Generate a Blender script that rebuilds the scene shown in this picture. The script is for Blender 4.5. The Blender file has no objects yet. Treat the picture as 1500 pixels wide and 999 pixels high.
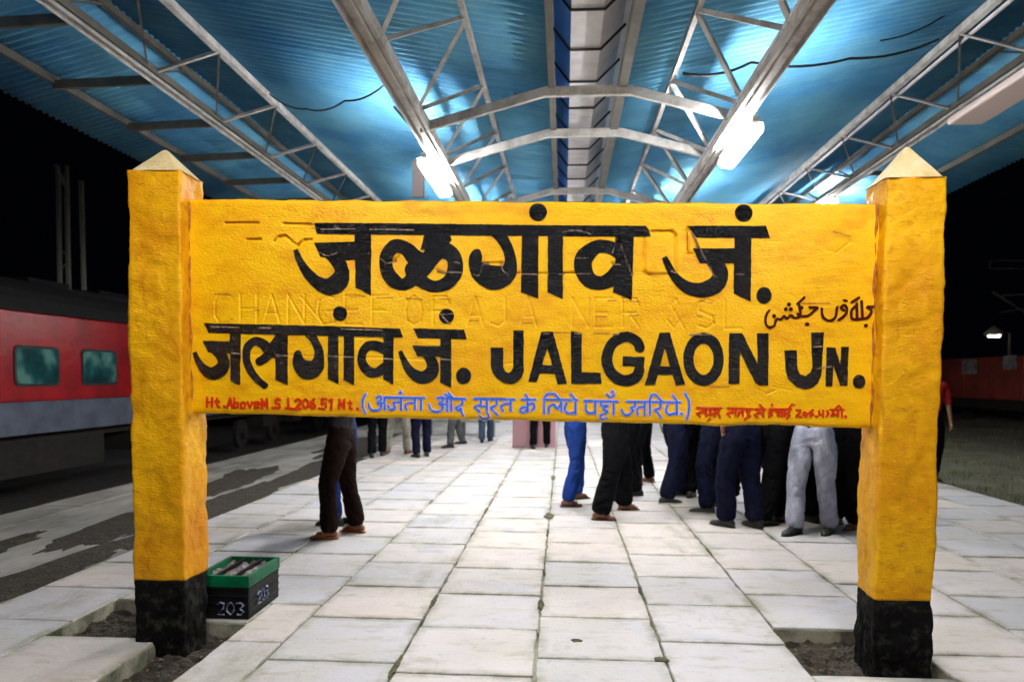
import bpy, bmesh, math, random
import numpy as np
from mathutils import Vector, Matrix
from mathutils.geometry import delaunay_2d_cdt

random.seed(7); rng = np.random.default_rng(11)
S = bpy.context.scene
C = S.collection

# ------------------------------------------------------------------ camera
F = 1083.0; EYE = 1.5
PYC = 599.6
def nrm(v): v = Vector(v); v.normalize(); return v
Yd = nrm((75, 552 - PYC, F))
Dd = nrm((-0.006 * 24400, 24400, F))
Dd = (Dd - Yd * Dd.dot(Yd)).normalized()
Zd = -Dd
Xd = Yd.cross(Zd)
right = Vector((Xd.x, Yd.x, Zd.x)); up = -Vector((Xd.y, Yd.y, Zd.y)); back = -Vector((Xd.z, Yd.z, Zd.z))
cam_d = bpy.data.cameras.new('camera'); cam = bpy.data.objects.new('camera', cam_d); C.objects.link(cam)
M = Matrix((right, up, back)).transposed().to_4x4(); M.translation = (0, 0, EYE)
cam.matrix_world = M
cam_d.sensor_width = 36; cam_d.sensor_fit = 'HORIZONTAL'; cam_d.lens = 36 * F / 1500
cam_d.shift_y = (PYC - 499.5) / 1500
cam_d.clip_start = 0.05; cam_d.clip_end = 2000
cam_d.dof.use_dof = True; cam_d.dof.focus_distance = 4.0; cam_d.dof.aperture_fstop = 2.2
S.camera = cam

def ray(px, py):
    return (right * (px - 750) - up * (py - PYC) - back * F)
def at_y(px, py, Y):
    d = ray(px, py); t = Y / d.y
    return Vector((d.x * t, Y, EYE + d.z * t))
def at_z(px, py, z=0.0):
    d = ray(px, py); t = (z - EYE) / d.z
    return Vector((d.x * t, d.y * t, z))

# ------------------------------------------------------------------ world (night) and view
W = bpy.data.worlds.new('World'); S.world = W; W.use_nodes = True
wn = W.node_tree.nodes; bg = wn['Background']
bg.inputs['Color'].default_value = (0.12, 0.2, 0.4, 1); bg.inputs['Strength'].default_value = 0.0012
S.view_settings.view_transform = 'Standard'; S.view_settings.look = 'None'
S.view_settings.exposure = 1.15; S.view_settings.gamma = 1.0
S.render.engine = 'CYCLES'
S.cycles.use_denoising = True
S.cycles.max_bounces = 6; S.cycles.diffuse_bounces = 4
S.cycles.sample_clamp_indirect = 6

LAMP_W = 150.0         # radiance of the lit canopy lamps

# ------------------------------------------------------------------ materials
def mat(name, col, rough=0.7, col2=None, scale=6.0, detail=6, bump=0.0, bscale=30.0, metal=0.0, rnd=0.0, spec=0.5,
        coat=0.0, stretch=(1, 1, 1), lo=0.35, hi=0.65, world=False, bdist=0.01, bdetail=8):
    m = bpy.data.materials.new(name); m.use_nodes = True
    nt = m.node_tree; N = nt.nodes; L = nt.links; b = N['Principled BSDF']
    b.inputs['Roughness'].default_value = rough; b.inputs['Metallic'].default_value = metal
    b.inputs['Specular IOR Level'].default_value = spec
    if coat: b.inputs['Coat Weight'].default_value = coat; b.inputs['Coat Roughness'].default_value = 0.12
    b.inputs['Base Color'].default_value = (*col, 1)
    if world:
        g = N.new('ShaderNodeNewGeometry'); src = g.outputs['Position']
    else:
        t = N.new('ShaderNodeTexCoord'); src = t.outputs['Object']
    mp = N.new('ShaderNodeMapping'); mp.inputs['Scale'].default_value = stretch; L.new(src, mp.inputs[0])
    out = None
    if col2 is not None:
        n = N.new('ShaderNodeTexNoise'); n.inputs['Scale'].default_value = scale; n.inputs['Detail'].default_value = detail
        n.inputs['Roughness'].default_value = 0.65
        L.new(mp.outputs[0], n.inputs['Vector'])
        r = N.new('ShaderNodeMapRange'); r.inputs[1].default_value = lo; r.inputs[2].default_value = hi
        L.new(n.outputs[0], r.inputs[0])
        mx = N.new('ShaderNodeMix'); mx.data_type = 'RGBA'
        mx.inputs[6].default_value = (*col, 1); mx.inputs[7].default_value = (*col2, 1)
        L.new(r.outputs[0], mx.inputs[0]); out = mx.outputs[2]
    if rnd:
        oi = N.new('ShaderNodeObjectInfo'); r2 = N.new('ShaderNodeMapRange')
        r2.inputs[3].default_value = 1 - rnd; r2.inputs[4].default_value = 1 + rnd * 0.5
        L.new(oi.outputs['Random'], r2.inputs[0])
        h = N.new('ShaderNodeHueSaturation')
        if out: L.new(out, h.inputs['Color'])
        else: h.inputs['Color'].default_value = (*col, 1)
        L.new(r2.outputs[0], h.inputs['Value']); out = h.outputs[0]
    if out: L.new(out, b.inputs['Base Color'])
    if bump:
        n2 = N.new('ShaderNodeTexNoise'); n2.inputs['Scale'].default_value = bscale; n2.inputs['Detail'].default_value = bdetail
        L.new(mp.outputs[0], n2.inputs['Vector'])
        bp = N.new('ShaderNodeBump'); bp.inputs['Strength'].default_value = bump; bp.inputs['Distance'].default_value = bdist
        L.new(n2.outputs[0], bp.inputs['Height']); L.new(bp.outputs[0], b.inputs['Normal'])
    return m
def emis(name, col, st):
    m = bpy.data.materials.new(name); m.use_nodes = True
    b = m.node_tree.nodes['Principled BSDF']; b.inputs['Base Color'].default_value = (*col, 1)
    b.inputs['Emission Color'].default_value = (*col, 1); b.inputs['Emission Strength'].default_value = st
    return m

M_yellow = mat('yellow_paint', (0.88, 0.475, 0.001), 0.42, (0.68, 0.25, 0.001), 6, 10, 0.45, 60, lo=0.48, hi=0.78, spec=0.25, stretch=(1, 1, 2.0), bdist=0.012, bdetail=4)
M_yellow2 = mat('yellow_post_paint', (0.80, 0.41, 0.002), 0.5, (0.36, 0.10, 0.003), 11, 10, 0.6, 52, lo=0.52, hi=0.80, spec=0.22, stretch=(1, 1, 2.2), bdist=0.010, bdetail=5)
def add_stain(m, col, scale, lo, hi, amt, stretch=(1,1,1), seedv=0.0):
    nt = m.node_tree; N = nt.nodes; L = nt.links; b = N['Principled BSDF']
    src = b.inputs['Base Color'].links[0].from_socket if b.inputs['Base Color'].links else None
    g = N.new('ShaderNodeTexCoord'); mp = N.new('ShaderNodeMapping'); mp.inputs['Scale'].default_value = stretch; mp.inputs['Location'].default_value = (seedv, 0, seedv)
    L.new(g.outputs['Object'], mp.inputs[0]); n = N.new('ShaderNodeTexNoise'); n.inputs['Scale'].default_value = scale; n.inputs['Detail'].default_value = 9; n.inputs['Roughness'].default_value = .7
    L.new(mp.outputs[0], n.inputs['Vector']); r = N.new('ShaderNodeMapRange'); r.inputs[1].default_value = lo; r.inputs[2].default_value = hi; r.inputs[4].default_value = amt
    L.new(n.outputs[0], r.inputs[0]); mx = N.new('ShaderNodeMix'); mx.data_type = 'RGBA'; L.new(r.outputs[0], mx.inputs[0])
    if src: L.new(src, mx.inputs[6])
    else: mx.inputs[6].default_value = b.inputs['Base Color'].default_value
    mx.inputs[7].default_value = (*col, 1); L.new(mx.outputs[2], b.inputs['Base Color'])
add_stain(M_yellow, (0.80, 0.33, 0.001), 2.0, .48, .70, .8, (1,1,1.5)); add_stain(M_yellow, (0.30, 0.09, 0.003), 26, .66, .76, .8)
add_stain(M_yellow2, (0.62, 0.22, 0.002), 2.6, .42, .66, .9, (1,1,.6), 3.0); add_stain(M_yellow2, (0.16, 0.04, 0.003), 22, .64, .74, .85, (1,1,1.6), 1.0); add_stain(M_yellow2, (0.42, 0.13, 0.003), 7, .58, .68, .6, (2.2,2.2,.35), 5.0)
M_cream = mat('cream_cap_paint', (0.72, 0.60, 0.36), 0.6, (0.6, 0.42, 0.16), 12, 6, 0.6, 40)
M_blackp = mat('black_letter_paint', (0.0025, 0.0025, 0.004), 0.07, (0.003, 0.003, 0.008), 18, 6, 1.0, 30, lo=0.5, hi=0.7, spec=0.46, stretch=(1, 1, 2.2), bdist=0.07, bdetail=2.5)
M_blackb = mat('black_base_paint', (0.003, 0.003, 0.003), 0.8, (0.05, 0.045, 0.035), 14, 9, 1.0, 26, spec=.12, lo=0.52, hi=0.75, bdist=0.015)
M_blue = mat('blue_letter_paint', (0.01, 0.14, 0.75), 0.4, (0.25, 0.3, 0.8), 60, 3, lo=0.5, hi=0.75)
M_bluehalo = mat('pale_underpaint', (0.72, 0.5, 0.62), 0.6)
M_red = mat('red_letter_paint', (0.60, 0.008, 0.001), 0.4, (0.62, 0.06, 0.004), 60, 3)
M_urdu = mat('dark_red_letter_paint', (0.05, 0.003, 0.002), 0.45, spec=.2)
M_sheen_scratch = mat('painted_sheen_and_scratch', (0.42, 0.28, 0.21), 0.5, (0.03, 0.02, 0.02), 40, 4)  # pale tone for painted sheen on groove lips, and for a scratch
M_lip_shade = mat('painted_groove_shade', (0.36, 0.10, 0.002), 0.7, (0.62, 0.28, 0.002), 40, 4)  # dark orange tone for painted shade under upper groove lips
M_rust = mat('rust_stain', (0.24, 0.05, 0.003), 0.8, (0.5, 0.2, 0.004), 30, 5)
M_soil = mat('soil', (0.055, 0.042, 0.026), 0.95, (0.012, 0.011, 0.008), 9, 10, 1.0, 30, world=True, bdist=0.03)
M_joint = mat('joint_mortar', (0.34, 0.32, 0.25), 0.95, (0.035, 0.045, 0.014), 2.2, 8, 0.6, 60, world=True, lo=.40, hi=.58)
M_conc = mat('old_concrete', (0.38, 0.36, 0.33), 0.85, (0.13, 0.12, 0.10), 1.2, 10, 0.7, 20, world=True, stretch=(1, 0.5, 1))
M_ball = mat('ballast_dark', (0.05, 0.045, 0.04), 0.95, (0.015, 0.015, 0.015), 8, 8, 1.0, 15, world=True)
M_sheet = mat('blue_roof_sheet', (0.15, 0.42, 0.60), 0.65, (0.07, 0.27, 0.52), 0.9, 9, 0.3, 20, rnd=0.14, world=True, stretch=(1, 1, 1), spec=0.15)
M_steel = mat('pale_steel_paint', (0.50, 0.50, 0.49), 0.6, (0.24, 0.22, 0.20), 5, 9, 0.4, 40, world=True, lo=.42, hi=.68)
M_dsteel = mat('dark_steel', (0.05, 0.055, 0.05), 0.6, (0.11, 0.10, 0.085), 4, 6, world=True)
M_gut = mat('gutter_metal', (0.78, 0.78, 0.80), 0.45, (0.5, 0.5, 0.54), 2.5, 6, world=True)
M_gutb = mat('gutter_blue_side', (0.05, 0.20, 0.75), 0.45, (0.10, 0.32, 0.8), 2, 4, world=True)
M_cable = mat('black_cable', (0.01, 0.012, 0.015), 0.5)
M_lampbox = mat('lamp_housing', (0.6, 0.58, 0.55), 0.5)
M_lit = emis('lamp_lit', (1.0, 0.97, 0.93), .45)
M_dim = mat('lamp_unlit_diffuser', (0.62, 0.50, 0.46), 0.5)
M_pink = mat('pink_plaster', (0.42, 0.24, 0.25), 0.8, (0.45, 0.22, 0.26), 3, 6, 0.3, 30)
M_tred = mat('coach_red_paint', (0.50, 0.010, 0.016), 0.25, (0.27, 0.006, 0.010), 1.3, 7, 0.25, 6, world=True, bdist=0.03)
M_tgrey = mat('coach_grey_paint', (0.12, 0.14, 0.19), 0.6, (0.06, 0.07, 0.10), 2, 8, world=True)
M_troof = mat('coach_roof', (0.007, 0.008, 0.009), 0.85, (0.003, 0.004, 0.004), 3, 6, world=True)
M_under = mat('coach_underframe', (0.008, 0.007, 0.006), 0.9, (0.02, 0.015, 0.01), 5, 6, world=True)
M_rubber = mat('window_rubber', (0.01, 0.01, 0.01), 0.5)
M_wagon = mat('wagon_red_paint', (0.34, 0.05, 0.035), 0.7, (0.16, 0.03, 0.02), 1.5, 8, world=True)
M_wwhite = mat('wagon_white_panel', (0.34, 0.33, 0.36), 0.6, (0.12,0.06,0.06), 4, 6, world=True)
M_green = mat('crate_green', (0.0, 0.14, 0.055), 0.45, (0.0, 0.07, 0.03), 9, 4, spec=.3)
M_crate = mat('crate_black', (0.003, 0.004, 0.004), 0.5, (0.008, 0.009, 0.009), 12, 4, spec=.2)
M_digit = mat('crate_digit_paint', (0.30, 0.33, 0.46), 0.5, (0.03, 0.03, 0.08), 28, 4, lo=.42, hi=.56)
M_paper = mat('crumpled_paper', (0.30, 0.27, 0.26), 0.8, (0.07, 0.06, 0.08), 14, 6)
M_skin = mat('skin_brown', (0.22, 0.095, 0.05), 0.55)
M_hair = mat('hair_black', (0.008, 0.007, 0.007), 0.5)
M_grass = mat('grass_blade', (0.09, 0.12, 0.035), 0.8, (0.14, 0.12, 0.06), 0.6, 4, world=True)
M_field = mat('field_soil', (0.12, 0.11, 0.075), 0.95, (0.05, 0.055, 0.03), 1.0, 9, 1.0, 10, world=True)
M_glass = None
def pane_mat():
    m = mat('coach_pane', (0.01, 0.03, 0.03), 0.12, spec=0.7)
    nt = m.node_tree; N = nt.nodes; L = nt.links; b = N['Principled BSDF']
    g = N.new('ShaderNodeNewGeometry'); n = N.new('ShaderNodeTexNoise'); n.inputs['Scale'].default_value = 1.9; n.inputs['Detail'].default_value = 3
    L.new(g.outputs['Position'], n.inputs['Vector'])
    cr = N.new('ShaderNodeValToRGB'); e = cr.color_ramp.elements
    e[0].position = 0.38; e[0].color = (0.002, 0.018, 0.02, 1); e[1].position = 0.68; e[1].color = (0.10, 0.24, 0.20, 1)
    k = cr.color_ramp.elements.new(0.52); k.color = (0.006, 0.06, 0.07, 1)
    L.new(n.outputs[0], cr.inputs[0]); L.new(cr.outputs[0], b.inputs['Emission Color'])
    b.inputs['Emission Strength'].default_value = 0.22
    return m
M_glass = pane_mat()

def tile_mat():
    m = bpy.data.materials.new('stone_tile'); m.use_nodes = True
    nt = m.node_tree; N = nt.nodes; L = nt.links; b = N['Principled BSDF']
    g = N.new('ShaderNodeNewGeometry'); oi = N.new('ShaderNodeObjectInfo')
    def noise(s, d, rough=0.6, st=None):
        n = N.new('ShaderNodeTexNoise'); n.inputs['Scale'].default_value = s; n.inputs['Detail'].default_value = d
        n.inputs['Roughness'].default_value = rough
        if st:
            mp = N.new('ShaderNodeMapping'); mp.inputs['Scale'].default_value = st; L.new(g.outputs['Position'], mp.inputs[0]); L.new(mp.outputs[0], n.inputs['Vector'])
        else: L.new(g.outputs['Position'], n.inputs['Vector'])
        return n.outputs[0]
    def mr(x, a, c, lo=0, hi=1):
        r = N.new('ShaderNodeMapRange'); r.inputs[1].default_value = a; r.inputs[2].default_value = c
        r.inputs[3].default_value = lo; r.inputs[4].default_value = hi; L.new(x, r.inputs[0]); return r.outputs[0]
    def mix(f, a, c):
        x = N.new('ShaderNodeMix'); x.data_type = 'RGBA'; L.new(f, x.inputs[0])
        for s, v in ((6, a), (7, c)):
            if isinstance(v, tuple): x.inputs[s].default_value = (*v, 1)
            else: L.new(v, x.inputs[s])
        return x.outputs[2]
    c = mix(oi.outputs['Random'], (0.60, 0.53, 0.50), (0.47, 0.47, 0.52))
    c = mix(mr(noise(1.7, 8), 0.42, 0.68, 0, 0.6), c, (0.44, 0.43, 0.36))
    c = mix(mr(noise(3.2, 9, 0.7, (1, 2.5, 1)), 0.53, 0.70, 0, 0.8), c, (0.33, 0.31, 0.22))
    c = mix(mr(noise(1.3, 6, 0.7), 0.55, 0.70, 0, 0.6), c, (0.33, 0.36, 0.46))
    c = mix(mr(noise(24, 6, 0.7), 0.60, 0.75, 0, 0.8), c, (0.16, 0.16, 0.11))
    c = mix(mr(noise(0.8, 10, 0.75, (1.6, .6, 1)), 0.54, 0.66, 0, 0.65), c, (0.24, 0.23, 0.17))
    tc = N.new('ShaderNodeTexCoord'); sx = N.new('ShaderNodeSeparateXYZ'); L.new(tc.outputs['Generated'], sx.inputs[0])
    def edge_(o):
        a_ = N.new('ShaderNodeMath'); a_.operation = 'SUBTRACT'; a_.inputs[1].default_value = .5; L.new(o, a_.inputs[0])
        b_ = N.new('ShaderNodeMath'); b_.operation = 'ABSOLUTE'; L.new(a_.outputs[0], b_.inputs[0]); return b_.outputs[0]
    mxm = N.new('ShaderNodeMath'); mxm.operation = 'MAXIMUM'; L.new(edge_(sx.outputs[0]), mxm.inputs[0]); L.new(edge_(sx.outputs[1]), mxm.inputs[1])
    ed_ = N.new('ShaderNodeMath'); ed_.operation = 'MULTIPLY'; L.new(mr(mxm.outputs[0], .40, .50), ed_.inputs[0]); L.new(mr(noise(2.6, 8, .7), .42, .62), ed_.inputs[1])
    c = mix(ed_.outputs[0], c, (0.20, 0.19, 0.12))
    L.new(c, b.inputs['Base Color'])
    L.new(mr(noise(3, 5), 0.3, 0.7, 0.42, 0.75), b.inputs['Roughness'])
    bp = N.new('ShaderNodeBump'); bp.inputs['Strength'].default_value = 0.5; bp.inputs['Distance'].default_value = 0.008
    L.new(noise(28, 8), bp.inputs['Height']); L.new(bp.outputs[0], b.inputs['Normal'])
    return m
M_tile = tile_mat()

# ------------------------------------------------------------------ helpers
def mesh_obj(name, verts, faces, m, parent=None, smooth=False, loc=None):
    me = bpy.data.meshes.new(name); me.from_pydata([tuple(v) for v in verts], [], faces); me.update()
    if isinstance(m, (list, tuple)):
        for k in m: me.materials.append(k)
    elif m: me.materials.append(m)
    if smooth: me.shade_smooth()
    o = bpy.data.objects.new(name, me); C.objects.link(o)
    if loc is not None: o.location = loc
    if parent: o.parent = parent
    return o
def tag(o, label=None, cat=None, group=None, kind=None):
    if label: o['label'] = label
    if cat: o['category'] = cat
    if group: o['group'] = group
    if kind: o['kind'] = kind
    return o
def thing(name, label, cat, loc=(0, 0, 0), rotz=0, group=None):
    o = bpy.data.objects.new(name, None); C.objects.link(o); o.location = loc; o.rotation_euler = (0, 0, rotz)
    return tag(o, label, cat, group)
class MB:
    def __init__(s): s.v = []; s.f = []
    def box(s, x0, x1, y0, y1, z0, z1):
        n = len(s.v)
        s.v += [(x0,y0,z0),(x1,y0,z0),(x1,y1,z0),(x0,y1,z0),(x0,y0,z1),(x1,y0,z1),(x1,y1,z1),(x0,y1,z1)]
        s.f += [tuple(n+i for i in q) for q in ((0,3,2,1),(4,5,6,7),(0,1,5,4),(1,2,6,5),(2,3,7,6),(3,0,4,7))]
        return s
    def tube(s, pts, r, seg=8, cap=True):
        pts = [Vector(p) for p in pts]; rings = []
        rr = r if isinstance(r, (list, tuple)) else [r] * len(pts)
        for i, p in enumerate(pts):
            d = (pts[min(i+1, len(pts)-1)] - pts[max(i-1, 0)]).normalized()
            a = d.cross(Vector((0, 0, 1)) if abs(d.z) < 0.95 else Vector((1, 0, 0))).normalized(); b = d.cross(a)
            n = len(s.v); rings.append(n)
            for k in range(seg):
                t = 2 * math.pi * k / seg; s.v.append(tuple(p + (a * math.cos(t) + b * math.sin(t)) * rr[i]))
        for n, m_ in zip(rings, rings[1:]):
            for k in range(seg): s.f.append((n+k, n+(k+1)%seg, m_+(k+1)%seg, m_+k))
        if cap: s.f.append(tuple(rings[0]+k for k in range(seg))[::-1]); s.f.append(tuple(rings[-1]+k for k in range(seg)))
        return s
    def obj(s, name, m, parent=None, smooth=False, bevel=0.0):
        o = mesh_obj(name, s.v, s.f, m, parent, smooth)
        if bevel:
            bm = bmesh.new(); bm.from_mesh(o.data)
            bmesh.ops.bevel(bm, geom=bm.edges[:], offset=bevel, segments=2, affect='EDGES', profile=0.5)
            bm.to_mesh(o.data); bm.free()
        return o
def vnoise(x, y, seed=0):
    xi = np.floor(x).astype(np.int64); yi = np.floor(y).astype(np.int64); fx = x - xi; fy = y - yi
    fx = fx*fx*(3-2*fx); fy = fy*fy*(3-2*fy)
    def h(a, b):
        n = (a * 374761393 + b * 668265263 + seed * 974634777) & 0x7fffffff
        n = ((n ^ (n >> 13)) * 1274126177) & 0x7fffffff
        return ((n ^ (n >> 16)) & 0xffff) / 65535.0
    return (h(xi, yi)*(1-fx)+h(xi+1, yi)*fx)*(1-fy) + (h(xi, yi+1)*(1-fx)+h(xi+1, yi+1)*fx)*fy - 0.5
def fbm(x, y, seed=0, octv=4, g=0.55):
    t = 0; a = 1
    for k in range(octv): t = t + a * vnoise(x * 2**k + 17.3*k, y * 2**k + 5.1*k, seed + k); a *= g
    return t

# unit bars (shared meshes): L angle and box, length along +Y from 0 to 1
def unit_bar(kind):
    me = bpy.data.meshes.new('bar_' + kind)
    if kind == 'L': pr = [(-.5,-.5),(.5,-.5),(.5,-.36),(-.36,-.36),(-.36,.5),(-.5,.5)]
    elif kind == 'U': pr = [(-.5,-.5),(.5,-.5),(.5,.5),(.38,.5),(.38,-.38),(-.38,-.38),(-.38,.5),(-.5,.5)]
    else: pr = [(-.5,-.5),(.5,-.5),(.5,.5),(-.5,.5)]
    n = len(pr); v = [(x,0,z) for x,z in pr] + [(x,1,z) for x,z in pr]
    f = [(i,(i+1)%n,n+(i+1)%n,n+i) for i in range(n)] + [tuple(range(n))[::-1], tuple(range(n,2*n))]
    me.from_pydata(v, [], f); me.update(); return me
BAR = {}
def bar(name, p, q, w, h, m, parent, kind='L', roll=0.0):
    key = (kind, m.name)
    if key not in BAR: me = unit_bar(kind); me.materials.append(m); BAR[key] = me
    p = Vector(p); q = Vector(q); d = q - p; L_ = d.length; d.normalize()
    upv = Vector((0, 0, 1)) if abs(d.z) < 0.98 else Vector((1, 0, 0))
    x = d.cross(upv).normalized(); z = x.cross(d)
    if roll: R = Matrix.Rotation(roll, 3, d); x = R @ x; z = R @ z
    o = bpy.data.objects.new(name, BAR[key]); C.objects.link(o)
    o.matrix_world = Matrix(((x.x*w, d.x*L_, z.x*h, p.x), (x.y*w, d.y*L_, z.y*h, p.y), (x.z*w, d.z*L_, z.z*h, p.z), (0,0,0,1)))
    o.parent = parent
    return o

# ------------------------------------------------------------------ ground, platform
gy0, gy1 = -10, 70
o = mesh_obj('ground', [(-150,-60,-0.95),(150,-60,-0.95),(150,400,-0.95),(-150,400,-0.95)], [(0,1,2,3)], M_ball); tag(o, kind='structure')
PX0, PX1 = -3.67, 5.5
PITS = [(1.27,1.98,3.80,4.49), (-2.97,-2.27,4.0,4.69), (-2.27,-1.90,2.4,4.30)]
xs = [-3.67,-2.97,-2.27,-1.90,1.27,1.98,5.5]; ys = [-10,2.4,3.80,4.0,4.30,4.49,4.69,70]
v = []; f = []
def quad(a, b, c, d): n = len(v); v.extend([a, b, c, d]); f.append((n, n+1, n+2, n+3))
ZB, ZP = -0.012, -0.10
def in_pit(x, y): return any(a < x < b and c < y < d for a, b, c, d in PITS)
for i in range(len(xs)-1):
    for j in range(len(ys)-1):
        x0, x1, y0, y1 = xs[i], xs[i+1], ys[j], ys[j+1]; cx, cy = (x0+x1)/2, (y0+y1)/2
        if not in_pit(cx, cy): quad((x0,y0,ZB),(x1,y0,ZB),(x1,y1,ZB),(x0,y1,ZB))
        else:
            if not in_pit(x0-.01, cy): quad((x0,y0,ZP-.02),(x0,y0,ZB),(x0,y1,ZB),(x0,y1,ZP-.02))
            if not in_pit(x1+.01, cy): quad((x1,y0,ZP-.02),(x1,y1,ZP-.02),(x1,y1,ZB),(x1,y0,ZB))
            if not in_pit(cx, y0-.01): quad((x0,y0,ZP-.02),(x1,y0,ZP-.02),(x1,y0,ZB),(x0,y0,ZB))
            if not in_pit(cx, y1+.01): quad((x0,y1,ZP-.02),(x0,y1,ZB),(x1,y1,ZB),(x1,y1,ZP-.02))
platform = mesh_obj('platform', v, f, M_joint); tag(platform, kind='structure')
# soil in the pits
for nm, (x0, x1, y0, y1), sd in (('pit_soil', (1.25,2.0,3.78,4.51), 3), ('pit_soil', (-2.99,-1.88,2.38,4.71), 9)):
    nx = int((x1-x0)/.02); ny = int((y1-y0)/.02)
    X, Y = np.meshgrid(np.linspace(x0,x1,nx), np.linspace(y0,y1,ny))
    Z = -0.085 + 0.05*fbm(X*9, Y*9, sd, 5, .6)
    vv = np.stack([X, Y, Z], -1).reshape(-1, 3)
    ff = [(j*nx+i, j*nx+i+1, (j+1)*nx+i+1, (j+1)*nx+i) for j in range(ny-1) for i in range(nx-1)]
    tag(mesh_obj(nm, vv, ff, M_soil), kind='structure')
# rubble in pits
mb = MB()
for k in range(260):
    a, b, c, d = random.choice(PITS + PITS[:1]); x = random.uniform(a+.03, b-.03); y = random.uniform(c+.03, d-.03); s = random.uniform(.004, .018)
    n = len(mb.v); zz = -0.075
    for q in ((1,0,0),(-1,.2,0),(0,1,.1),(.1,-1,0),(0,0,1),(0,0,-1)):
        mb.v.append((x+q[0]*s*random.uniform(.7,1.3), y+q[1]*s*random.uniform(.7,1.3), zz+q[2]*s*.8))
    for q in ((0,2,4),(2,1,4),(1,3,4),(3,0,4),(2,0,5),(1,2,5),(3,1,5),(0,3,5)): mb.f.append(tuple(n+i for i in q))
tag(mb.obj('pit_rubble', mat('rubble', (0.16,0.12,0.08), .9, (0.05,0.04,0.03), 20, 3, world=True)), kind='stuff')

# tiles
TX = [-3.67,-2.97,-2.27,-1.56,-.85,-.135,.56,1.27,1.98,2.68,3.39,4.1,4.8,5.5]
OFF = [4.25,4.0,4.0,4.45,4.33,3.90,4.20,3.80,4.13,3.9,4.4,4.05,4.3]
def tile_mesh(w, l, seed):
    r = random.Random(seed); n = 7; g = 0.0035
    ring = []
    def e(): return r.uniform(0, .006) + (r.uniform(.004,.012) if r.random() < .14 else 0)
    c = .008
    for i in range(n): ring.append((-w/2+g+c+(w-2*g-2*c)*i/n, -l/2+g+e()))
    for i in range(n): ring.append((w/2-g-e(), -l/2+g+c+(l-2*g-2*c)*i/n))
    for i in range(n): ring.append((w/2-g-c-(w-2*g-2*c)*i/n, l/2-g-e()))
    for i in range(n): ring.append((-w/2+g+e(), l/2-g-c-(l-2*g-2*c)*i/n))
    N_ = len(ring); k = .994
    vv = [(x, y, -.055) for x, y in ring] + [(x, y, -.004) for x, y in ring] + [(x*(1-.007/ w*2*.7), y*(1-.007/l*2*.7), 0) for x, y in ring]
    ff = [tuple(range(2*N_, 3*N_))]
    for i in range(N_):
        j = (i+1) % N_; ff += [(i, j, N_+j, N_+i), (N_+i, N_+j, 2*N_+j, 2*N_+i)]
    me = bpy.data.meshes.new('tile'); me.from_pydata(vv, [], ff); me.update(); me.materials.append(M_tile); return me
MOSS = []
tm = {}
P = 0.69; far = MB(); spots = []
for c in range(13):
    x0, x1 = TX[c], TX[c+1]; w = x1-x0
    for k in range(-4, 90):
        y0 = OFF[c] + P*k; cy = y0+P/2; cx = (x0+x1)/2
        if in_pit(cx, cy) and not (c == 2): continue
        a0 = x0
        if c == 2 and y0 < 4.6 and y0+P > 2.5:
            a0 = -1.90
        spots.append((cy, (a0+x1)/2, x1-a0, c, k))
spots.append((4.495, -2.085, .37, 13, 0))
spots.sort(key=lambda s: abs(s[0]-3.5))
cnt = 0
for cy, cx, w, c, k in spots:
    zz = random.uniform(-.004, .003); ang = random.uniform(-.004, .004)
    if cy > 2.2 and cnt < 290 and cy < 19:
        key = (round(w, 3), random.randrange(5), c == 13)
        if key not in tm: tm[key] = tile_mesh(w, .385 if c == 13 else P, int(w*1000)*7+key[1])
        o = bpy.data.objects.new('tile', tm[key]); C.objects.link(o); o.parent = platform
        o.location = (cx, cy, zz); o.rotation_euler = (random.uniform(-.003,.003), random.uniform(-.003,.003), ang); cnt += 1
    else:
        far.box(cx-w/2+.008, cx+w/2-.008, cy-P/2+.008, cy+P/2-.008, -.05, zz)
o = far.obj('tile_paving', M_tile, platform); o['kind'] = 'stuff'
M_moss = mat('joint_moss', (0.05, 0.055, 0.02), .95, (0.14, 0.13, 0.07), 25, 6, .8, 40, world=True)
for (px_, py_, rx, ry, ang, sd) in ((797,755,.05,.16,0,1),(790,885,.022,.09,0,2),(968,966,.04,.035,0,3),(576,975,.016,.15,0,4),(626,880,.016,.13,0,5),(1050,808,.014,.12,0,9),(805,700,.03,.25,0,11),(637,735,.014,.14,0,13),(845,938,.03,.02,0,14),(707,748,.014,.2,0,15)):
    q = at_z(px_, py_); b = blob('joint_moss', q.x, q.y, rx, ry, ang, M_moss, .0035, sd, amp=.8, th=.01) if False else None; MOSS.append((q.x, q.y, rx, ry, ang, sd))
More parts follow.
